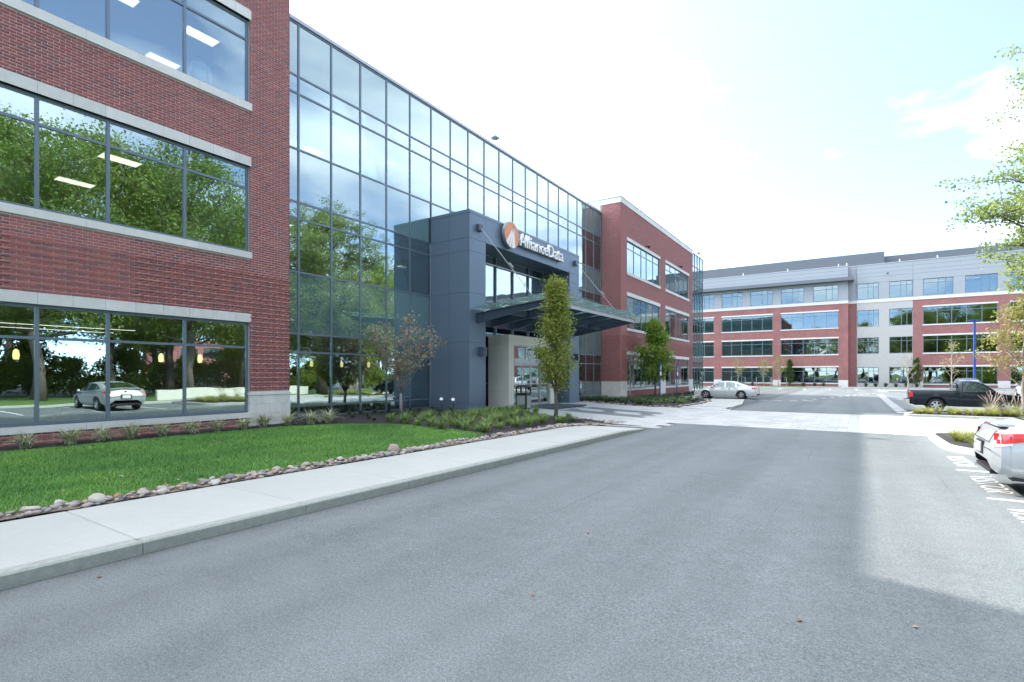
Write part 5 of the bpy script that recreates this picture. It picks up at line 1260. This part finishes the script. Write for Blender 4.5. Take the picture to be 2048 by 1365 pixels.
# person on the third floor, seen from behind, white shirt
def person(loc, rz, lab):
    t = root('person', loc, lab, 'person', world_children=False, rz=rz)
    me = bpy.data.meshes.new('body')
    J_ = {'pelvis':(0,0,.95),'belly':(0,.01,1.12),'chest':(0,.0,1.34),'neck':(0,0,1.50),'headb':(0,.02,1.58),'head':(0,.03,1.68),'top':(0,.02,1.76),
      'shL':(.19,0,1.42),'elL':(.27,.02,1.15),'wrL':(.24,.16,.95),'haL':(.23,.20,.88),'shR':(-.19,0,1.42),'elR':(-.27,.02,1.15),'wrR':(-.22,.18,.98),'haR':(-.20,.22,.92),
      'hipL':(.10,0,.90),'knL':(.12,.02,.50),'anL':(.12,-.02,.09),'toL':(.13,.16,.04),'hipR':(-.10,0,.90),'knR':(-.12,.02,.50),'anR':(-.12,-.02,.09),'toR':(-.13,.16,.04)}
    R_ = {'pelvis':.15,'belly':.14,'chest':.155,'neck':.06,'headb':.075,'head':.10,'top':.06,'shL':.075,'elL':.05,'wrL':.033,'haL':.04,'shR':.075,'elR':.05,'wrR':.033,'haR':.04,'hipL':.095,'knL':.065,'anL':.045,'toL':.04,'hipR':.095,'knR':.065,'anR':.045,'toR':.04}
    E_ = [('pelvis','belly'),('belly','chest'),('chest','neck'),('neck','headb'),('headb','head'),('head','top'),('chest','shL'),('shL','elL'),('elL','wrL'),('wrL','haL'),('chest','shR'),('shR','elR'),('elR','wrR'),('wrR','haR'),('pelvis','hipL'),('hipL','knL'),('knL','anL'),('anL','toL'),('pelvis','hipR'),('hipR','knR'),('knR','anR'),('anR','toR')]
    ks = list(J_); me.from_pydata([J_[k] for k in ks], [(ks.index(a), ks.index(b)) for a, b in E_], [])
    o = bpy.data.objects.new('body', me); COL.objects.link(o)
    o.modifiers.new('skin', 'SKIN'); sv = me.skin_vertices[0].data
    for i, k in enumerate(ks): sv[i].radius = (R_[k], R_[k]*(.72 if k in ('belly','chest','pelvis') else 1)); sv[i].use_root = (k == 'pelvis')
    sb = o.modifiers.new('sub', 'SUBSURF'); sb.levels = 2; sb.render_levels = 2
    dg = bpy.context.evaluated_depsgraph_get(); m2 = bpy.data.meshes.new_from_object(o.evaluated_get(dg)); bpy.data.objects.remove(o)
    m2.materials.clear()
    for m_ in (M('skin', (.45,.28,.2), .6), M('white_shirt', (.85,.86,.87), .85), M('dark_trousers', (.06,.07,.09), .9), M('dark_hair', (.03,.022,.018), .8)): m2.materials.append(m_)
    for p in m2.polygons:
        c = p.center; z = c.z; p.use_smooth = True
        p.material_index = 2 if z < .97 and abs(c.x) < .2 else (0 if (z > 1.50 or z < .97) else 1)
        if z > 1.60 and (c.y < .04 or z > 1.73): p.material_index = 3
    link('body', m2, t); return t
person((-15.12, 7.3, 8.90), 1.35, 'person in a white shirt standing with their back to the third floor window')

# ---------------------------------------------------------------- sign, lamps and street furniture
MAT['sign_white'] = M('sign_white', (.82,.82,.82), .5); MAT['sign_orange'] = M('sign_orange', (.72,.26,.10), .5); MAT['sign_side'] = M('sign_side', (.30,.34,.38), .4, metal=.6)
sg = root('company_sign', (P, 23, 8.2), 'round orange emblem and raised white company letters on the portico', 'sign')
# disc faces +X: centre, radius
cy_, cz_, r_ = 20.75, 8.42, .62
mb = MB().lathe([(.001, P+.08), (r_, P+.08), (r_, P+.24), (.001, P+.24)], 40, (0, cy_, cz_), axis='x'); mb.build('emblem_disc', MAT['sign_side'], sg)
def arc_poly(a0, a1, n_=12): return [(r_*.965*math.sin(math.radians(a)), r_*.965*math.cos(math.radians(a))) for a in np.linspace(a0, a1, n_)]
def flat(name, pts, mat, dx):
    V = [(P+.241+dx, cy_+a, cz_+b) for a, b in pts]; F = [tuple(range(len(pts)))]
    me = mesh(name, V, F, mat); 
    return link(name, me, sg)
flat('emblem_face', [(r_*.965*math.sin(t_), r_*.965*math.cos(t_)) for t_ in np.linspace(0, 2*math.pi, 48, endpoint=False)], MAT['sign_orange'], .004)
apex = (.14, .44)
for a0, a1 in ((232,212),(205,188),(180,152)):
    flat('emblem_ray', [(apex[0]-.03, apex[1]), (apex[0]+.03, apex[1])] + arc_poly(a1, a0, 6), MAT['sign_white'], .008)
tm = text_mesh('AllianceData', .72, .035, MAT['sign_white'], .002, 4)
cs = np.array([v.co for v in tm.vertices]); s_ = (26.05-21.50)/(cs[:,0].max()-cs[:,0].min())
o = link('letters', tm, sg, loc=(P+.17, 21.50, 8.10), rot=(math.pi/2, 0, math.pi/2)); o.matrix_parent_inverse = Matrix.Translation(-Vector(sg.location)); o.scale = (s_, s_*1.02, 1.6)
bx('raceway', P+.01, P+.09, 21.5, 26.0, 8.12, 8.2, MAT['panel'], sg)
def wall_lamp(y, lab):
    t = root('wall_lamp', (P, y, 2.75), lab, 'lamp'); bx('backplate', P+.001, P+.03, y-.16, y+.16, 2.62, 2.98, MAT['steel'], t); bx('housing', P+.0305, P+.30, y-.13, y+.13, 2.60, 3.0, MAT['steel'], t); bx('lens', P+.06, P+.27, y-.10, y+.10, 2.59, 2.599, MAT['clear_lens'], t)
wall_lamp(18.55, 'square dark lamp on the left pillar of the portico'); wall_lamp(27.85, 'square dark lamp on the right pillar of the portico')
# bin
tb = root('litter_bin', (-12.85, 20.45, sz(-12.85, 20.45)), 'black litter bin with grey panels and open hood by the doors', 'bin', world_children=False, rz=.12)
zb0 = .0
MB().box(-.27,.27,-.27,.27,.02,.70).build('body', MAT['plastic'], tb)
for (x0,x1,y0,y1) in ((.272,.285,-.20,.20),(-.20,.20,-.285,-.272),(-.20,.20,.272,.285)): bx('grey_panel', x0,x1,y0,y1,.08,.64, M('bin_panel',(.28,.31,.33),.6,.1,30), tb)
MB().box(-.29,.29,-.29,.29,.70,.76).build('rim', MAT['plastic'], tb)
MB().box(-.27,-.22,-.27,-.22,.76,1.02).box(.22,.27,-.27,-.22,.76,1.02).box(-.27,-.22,.22,.27,.76,1.02).box(.22,.27,.22,.27,.76,1.02).add([(-.28,-.28,1.02),(.28,-.28,1.02),(.28,.28,1.02),(-.28,.28,1.02),(-.22,-.22,1.12),(.22,-.22,1.12),(.22,.22,1.12),(-.22,.22,1.12)], BOXF).build('hood', MAT['plastic'], tb)
tag(bx('door_mat', -13.85, -11.95, 21.7, 25.3, sz(-13,23)-.02, sz(-12.9,23)+.045, M('rubber_mat',(.05,.065,.08),.9,.2,40)), 'dark rubber mat on the paving before the doors', 'mat')
def flood(x, y, lab):
    t = root('spot_light', (x,y,sz(x,y)), lab, 'lamp', world_children=False); MB().tube([(0,0,0),(0,0,.34)], .015, 6).build('stake', MAT['plastic'], t); MB().lathe([(.001,0),(.06,.0),(.075,.10),(.08,.18),(.06,.17),(.001,.15)], 14).build('head', MAT['sign_white'], t, smooth=True, loc=(0,0,.36), rot=(.9,0,.6))
flood(-15.2, 17.45, 'small white spot light in the tufts left at the portico side'); flood(-14.5, 17.4, 'small spot light near the front corner of the portico side')
t = root('fire_alarm_box', (-14.4, OY1, 1.9), 'small dark red box on the inner side of the right portico pillar', 'alarm'); bx('case', -14.5, -14.3, OY1-.06, OY1-.001, 1.75, 2.05, M('dark_red',(.16,.03,.03),.5), t)
# sign posts for the accessible bays
MAT['blue'] = M('sign_blue', (.02,.10,.42), .45); MAT['blue_post'] = M('blue_post', (.015,.06,.22), .5)
def sign_post(x, y, lab):
    t = root('sign_post', (x,y,sz(x,y)), lab, 'sign', world_children=False)
    MB().tube([(0,0,0),(0,0,2.75)], .045, 10).build('post', MAT['blue_post'], t)
    MB().box(.05,.065,-.16,.16,2.15,2.60).build('plate', MAT['blue'], t)
    s = MB().tube([(.068,.04,2.52),(.068,.04,2.50)], .03, 8)
    s.tube([(.068,.035,2.47),(.068,.03,2.36),(.068,-.06,2.36),(.068,-.09,2.26),(.068,-.12,2.265)], .012, 5)
    s.tube([(.068,.03+.085*math.cos(a),2.31+.085*math.sin(a)) for a in np.linspace(1.9,5.6,10)], .011, 5)
    s.build('wheelchair_symbol', MAT['sign_white'], t)
    MB().box(.05,.064,-.15,.15,1.80,2.10).build('lower_plate', MAT['sign_white'], t)
sign_post(-12.2, 38.5, 'blue post with wheelchair sign half hidden by the bright green tree')
sign_post(-12.55, 44.1, 'blue post with wheelchair sign right of the bright green tree')
def roof_lamp(x, y, z, lab):
    t = root('roof_lamp', (x,y,z), lab, 'lamp', world_children=False)
    pts = [(0,0,0),(0,0,.7),(0,.05,.95)] + [(0,.28-.23*math.cos(a),.95+.25*math.sin(a)) for a in np.linspace(.3,2.8,7)] + [(0,.52,.75)]
    MB().tube(pts, .025, 7).build('arm', MAT['frame_light'], t, smooth=True)
    MB().lathe([(.02,.80),(.06,.72),(.16,.62),(.25,.55),(.25,.52),(.16,.50),(.12,.44),(.001,.42)], 18, (0,.52,0)).build('head', MAT['panel'], t, smooth=True)
roof_lamp(CW-.25, 22.75, 14.13, 'goose neck lamp standing on the roof edge of the curtain wall'); roof_lamp(W-.3, 60.6, 14.98, 'goose neck lamp on the roof of the far glazed corner')
bp = root('light_pole', (10.2, 71.5, gz(71)), 'tall bright blue light pole behind the pickup truck', 'pole', world_children=False)
MB().tube([(0,0,0),(0,0,7.6)], [.125,.10], 12).build('post', M('bright_blue',(.012,.055,.30),.4), bp); MB().box(-.42,.42,-.2,.2,7.6,7.72).build('lamp_head', M('bright_blue_head',(.012,.06,.32),.4), bp)
sl = root('street_lamp', (9.35, 44.6, gz(45)), 'dark flat lamp head at the right edge below the oak branches', 'lamp', world_children=False)
MB().tube([(0,0,0),(0,0,8.3)], [.10,.07], 10).tube([(0,0,8.25),(-.9,0,8.3)], .04, 8).build('post', MAT['steel'], sl); MB().lathe([(.02,8.45),(.22,8.40),(.36,8.30),(.34,8.26),(.001,8.26)], 18, (-.95,0,0)).build('lamp_head', MAT['plastic'], sl, smooth=True)

def security_camera(x, y, z, lab, ax='x'):
    t = root('security_camera', (x,y,z), lab, 'camera', world_children=False, rz=0 if ax == 'x' else -math.pi/2)
    MB().box(0,.05,-.05,.05,-.05,.05).tube([(.05,0,0),(.22,0,0)], .025, 6).build('bracket', MAT['plastic'], t)
    MB().lathe([(.001,.02),(.11,.02),(.12,-.03),(.09,-.12),(.001,-.16)], 14, (.26,0,-.02)).build('dome', MAT['plastic'], t, smooth=True)
security_camera(W+.012, 42.4, 12.42, 'small dark camera above the upper window beside the entrance wing corner'); security_camera(W+.012, 52.0, 12.42, 'small dark camera above the farther upper window of the right wing')
security_camera(4.0, 98.98, 17.4, 'small dark camera on the metal wall of the far building, right', 'y'); security_camera(-17.1, 97.98, 16.1, 'small dark camera under the eave of the far building, left', 'y')
# ---------------------------------------------------------------- right side: islands, grasses, far beds
def island(name, poly, h, fill, dz=.0, kw=.16):
    P_ = np.array(poly); c = P_.mean(0); k = len(P_)
    inner = []
    for i in range(k):
        a, b = P_[i-1], P_[(i+1) % k]; tn = b-a; nn_ = np.array([-tn[1], tn[0]]); nn_ /= np.linalg.norm(nn_)+1e-9
        if np.dot(nn_, c-P_[i]) < 0: nn_ = -nn_
        inner.append(P_[i]+nn_*kw)
    r = root(name, (c[0], c[1], gz(c[1])), None, None, kind='structure')
    V, F = [], []
    for p, q in zip(P_, inner): V += [(p[0],p[1],gz(p[1])-.1),(p[0],p[1],gz(p[1])+h-.015),(p[0]*.92+q[0]*.08,p[1]*.92+q[1]*.08,gz(p[1])+h),(q[0],q[1],gz(q[1])+h)]
    for i in range(k):
        j = (i+1) % k
        for s in range(3): F.append((i*4+s, j*4+s, j*4+s+1, i*4+s+1))
    link('kerb', mesh('kerb', V, F, MAT['concrete']), r)
    me = mesh('soil', [(q[0],q[1],gz(q[1])+h-.012) for q in inner], [tuple(range(k))], fill); link('soil', me, r); return r
def rpoly(pts, rad=.6, n_=5):
    out = []; k = len(pts)
    for i in range(k):
        p = np.array(pts[i], float); a = np.array(pts[i-1], float); b = np.array(pts[(i+1) % k], float)
        ra_ = min(rad, np.linalg.norm(a-p)*.45, np.linalg.norm(b-p)*.45)
        p0 = p+(a-p)/np.linalg.norm(a-p)*ra_; p1 = p+(b-p)/np.linalg.norm(b-p)*ra_
        for t in np.linspace(0,1,n_): out.append(tuple((1-t)**2*p0+2*t*(1-t)*p+t*t*p1))
    return out
isl1 = rpoly([(1.75,30.15),(2.3,32.6),(8.0,33.6),(8.0,30.0),(6.5,29.95)], .5); island('grass_island', isl1, .13, MAT['mulch'])
isl2 = rpoly([(1.75,20.5),(1.8,16.6),(2.5,15.55),(7.6,15.9),(7.6,20.5)], .9); island('near_grass_island', isl2, .14, MAT['mulch'])
isl3 = rpoly([(2.2,74),(2.2,78.5),(9.5,78.5),(9.5,74)], 1.5); island('far_island', isl3, .15, MAT['straw'])
lw = rpoly([(8.2,-30),(8.2,15),(8.2,30),(8.4,34),(8.4,60),(24,60),(24,-30)], .5); island('opposite_lawn', lw, .14, MAT['turf'])
fl = rpoly([(-20,87),(-20,96),(-4.2,96),(-4.2,92),(-7.5,87)], 1.0); island('far_lawn', fl, .12, MAT['turf'])
for (xa, xb, ya, yb_, zc) in ((-18,-2,96.05,97.6,.1),(0.5,30,96.6,98.7,.1)): tag(bx('foundation_bed', xa, xb, ya, yb_, -.5, gz(60)+.12, MAT['mulch']), kind='structure')
tag(bx('far_walk', -6.5, 40, 92.2, 95.8, -.5, gz(60)+.11, MAT['concrete']), kind='structure')
cnt = 0
for k in range(46):
    x, y = rng.uniform(2.3,6.8), rng.uniform(30.45,31.9); put('ornamental_grass', TS[k % 3], x, y, rng.uniform(.62,.85), 'arching yellow green grass clump on the island before the pickup', 'plant', 'grass clumps on the island before the pickup', gz(y)+.12)
for k in range(40):
    x, y = rng.uniform(2.15,4.6), rng.uniform(16.0,18.6); put('ornamental_grass', TS[k % 3], x, y, rng.uniform(.65,.9), 'green grass clump on the island behind the cut off silver car', 'plant', 'grass clumps on the near island', gz(y)+.13)
def fountain(x, y, s, lab, grp):
    t = root('fountain_grass', (x,y,gz(y)+.12), lab, 'plant', grp, world_children=False, rz=rng.uniform(0,6)); t.scale = (s,)*3
    link('leaves', TP[cnt % 2], t)
    mb = MB()
    for q in range(9):
        a = rng.uniform(0,6.28); r = rng.uniform(.15,.45); z = rng.uniform(.75,1.0)
        mb.tube([(0,0,.1),(math.cos(a)*r*.6,math.sin(a)*r*.6,z*.75),(math.cos(a)*r,math.sin(a)*r,z),(math.cos(a)*r*1.25,math.sin(a)*r*1.25,z+.12)], [.003,.003,.016,.004], 5)
    mb.build('plumes', MAT['plume'], t)
for k, (x, y) in enumerate([(4.9,30.9),(5.6,31.3),(6.3,31.0),(7.0,31.4),(5.2,31.8),(6.0,31.9)]): fountain(x, y, rng.uniform(.8,1.05), 'feathery fountain grass with pinkish plumes before the pickup front', 'fountain grasses before the pickup')
for k, (x, y) in enumerate([(4.6,17.6),(5.3,18.2),(4.9,19.0),(5.8,19.4)]): fountain(x, y, rng.uniform(.8,1.0), 'feathery fountain grass behind the cut off silver car', 'fountain grasses on the near island')
# young trees and shrubs near the far building
young = [(-16.6,94.2,'young staked tree with pale leaves nearest the glazed corner',61,4.6,650),(-12.6,93.6,'young staked tree with pale leaves, middle of three on the far lawn',62,4.2,650),(-10.4,93.2,'young staked tree with pale leaves, right of three on the far lawn',63,4.6,800),(5.0,76,'leafless young tree on the far island',64,4.2,60),(9.0,76.8,'leafless vase shaped young tree above the pickup bed',65,5.6,320)]
for x, y, lab, sd, h, nl in young:
    t, _ = tree('young_tree', (x,y,gz(60)+.1), lab, 'yellow', 'bark_pale', 'young trees before the far building', seed=sd, H=h, r0=.07, base=1.4, rad=1.25, n_limb=12, n_twig=9, leaves=nl, lsize=.16, shape='vase', clump=.2, up=1.1, twig_r=.014, flat=.7)
    if x < -5:
        for dx in (-1.1, 1.1): MB().tube([(dx,0,0),(dx,0,1.5)], .04, 6).tube([(dx,0,1.4),(0,0,1.75)], .012, 5).build('stake', MAT['bark_pale'], t)
cone = tree_meshes(seed=71, H=4.2, r0=.08, base=.4, rad=.75, n_limb=24, n_twig=8, leaves=3500, lsize=.16, lmat=LF['dark'], bmat=None, shape='column', clump=.15, up=.7)
tree('evergreen', (-9.2,97.0,-.15), 'narrow dark evergreen against the brick pier of the far building', 'dark', 'bark', None, cone)
tree('evergreen', (7.4,97.9,-.15), 'narrow dark evergreen before the stone bay of the far building', 'dark', 'bark', None, cone, rz=1)
sh = [tuft_mesh('shrub', 80+k, 120, .55, .05, .18, MAT['liri_dark'], up=.9, segs=3) for k in range(2)]
for k, x in enumerate(list(np.arange(1.2, 8.5, 1.25)) + [-17.5,-16.2,-14.8,-7.2,-5.6,-4.4]):
    y = 97.4 if x > 0 else 96.8
    put('shrub', sh[k % 2], x, y, rng.uniform(1.2,1.5), 'low dark shrub at the foot of the far building', 'shrub', 'shrubs along the far building', -.13)

# ---------------------------------------------------------------- opposite side (seen mirrored in the glass)
big = tree_meshes(seed=51, H=19, r0=.36, base=4.6, rad=5.6, n_limb=30, n_twig=16, leaves=36000, lsize=.215, lmat=LF['oak'], bmat=None, shape='round', clump=.55, up=.35, twig_r=.024, flat=.6)
big2 = tree_meshes(seed=52, H=17, r0=.30, base=3.6, rad=5.0, n_limb=28, n_twig=16, leaves=34000, lsize=.21, lmat=LF['ash'], bmat=None, shape='round', clump=.5, up=.45, twig_r=.022, flat=.65)
pa = (mesh('trunk', big[0].V, big[0].F, MAT['bark'], smooth=True), big[1]); pb = (mesh('trunk', big2[0].V, big2[0].F, MAT['bark'], smooth=True), big2[1])
opp = [(14.5,11.2,0,.93),(16.5,15.8,1,1.08),(13.5,20.0,0,.98),(21.5,9.0,1,.85),(20.5,21.5,0,1.0),(16.5,5.4,1,.62),(17.0,26.0,1,.9),(28,12,0,1.1),(29,24,1,1.15),(36,16,0,1.2),(44,30,1,1.2),(46,42,0,1.2),(40,5,1,1.1),(52,18,0,1.2),(55,52,1,1.2),(33,-2,0,1.1),(60,34,0,1.3),(50,8,1,1.2),(-6,-30,1,1.0),(2,-38,0,1.1),(10,-28,1,.95),(16,-36,0,1.1),(24,-26,1,1.0),(31,-34,0,1.1),(-14,-36,0,1.0),(14,-12,0,.9),(24,36,1,.85),(27,43.5,0,.9),(23.5,51,1,.9),(29,57,0,1.0),(20,45,1,.7)]
for k, (x, y, w_, s) in enumerate(opp):
    tree('shade_tree', (x,y,gz(y)+.08), ('tall green shade tree behind the camera, seen mirrored in the far building' if y < -5 else 'tall green shade tree opposite the brick wing, seen mirrored in its windows') if x < 25 or y < -5 else 'distant green shade tree across the far car park, seen mirrored in the glass', 'dark', 'bark', ('shade trees behind the camera' if y < -5 else 'shade trees opposite') if x < 25 or y < -5 else 'distant shade trees opposite', (pa, pb)[w_], rz=k*1.3, sc=s)
bush = tree_meshes(seed=91, H=3.2, r0=.07, base=.2, rad=2.2, n_limb=26, n_twig=8, leaves=5200, lsize=.24, lmat=LF['ash'], bmat=None, shape='oval', clump=.3, up=.6, twig_r=.012)
bp_ = (mesh('trunk', bush[0].V, bush[0].F, MAT['bark'], smooth=True), bush[1])
for k in range(24):
    x, y = 22.6 + (k % 3)*1.1, -8 + 3.0*k
    tree('tall_bush', (x,y,gz(y)+.08), 'tall leafy bush in the hedge beyond the opposite lawn', 'oak', 'bark', 'hedge bushes beyond the opposite lawn', bp_, rz=k*1.7, sc=.8+.5*((k*7) % 5)/5)
wt = root('low_wall', (10.3, 20, gz(20)), 'low white concrete wall curving along the opposite lawn', 'wall', world_children=True)
pts = [(9.6+1.2*math.sin((y-17)*.16), y) for y in np.arange(16, 31, .8)]
for (xa, ya), (xb, yb_) in zip(pts[:-1], pts[1:]):
    V = [(xa,ya,-.3),(xa+.3,ya,-.3),(xb+.3,yb_,-.3),(xb,yb_,-.3),(xa,ya,.75),(xa+.3,ya,.75),(xb+.3,yb_,.75),(xb,yb_,.75)]; link('wall_segment', mesh('wall_segment', V, BOXF, MAT['cream']), wt)
ob = root('brick_house', (98, 48, -.2), 'long brick office building beyond the far car park, seen mirrored in the glass', 'building')
for z0, z1 in ((-.3,1),(3.4,5),(7.4,9.5)): bx('wall', 92, 104, 48, 78, z0, z1, MAT['far_brick'], ob)
for z0, z1 in ((1,3.4),(5,7.4)):
    for k in range(6): bx('pier', 92, 92.4, 48+5*k, 48+5*k+1.6, z0, z1, MAT['far_brick'], ob); bx('window', 92.2, 92.25, 48+5*k+1.6, 48+5*k+5, z0, z1, MAT['glass_far'], ob)
    bx('inner', 94, 94.2, 48, 78, z0, z1, MAT['dark'], ob)
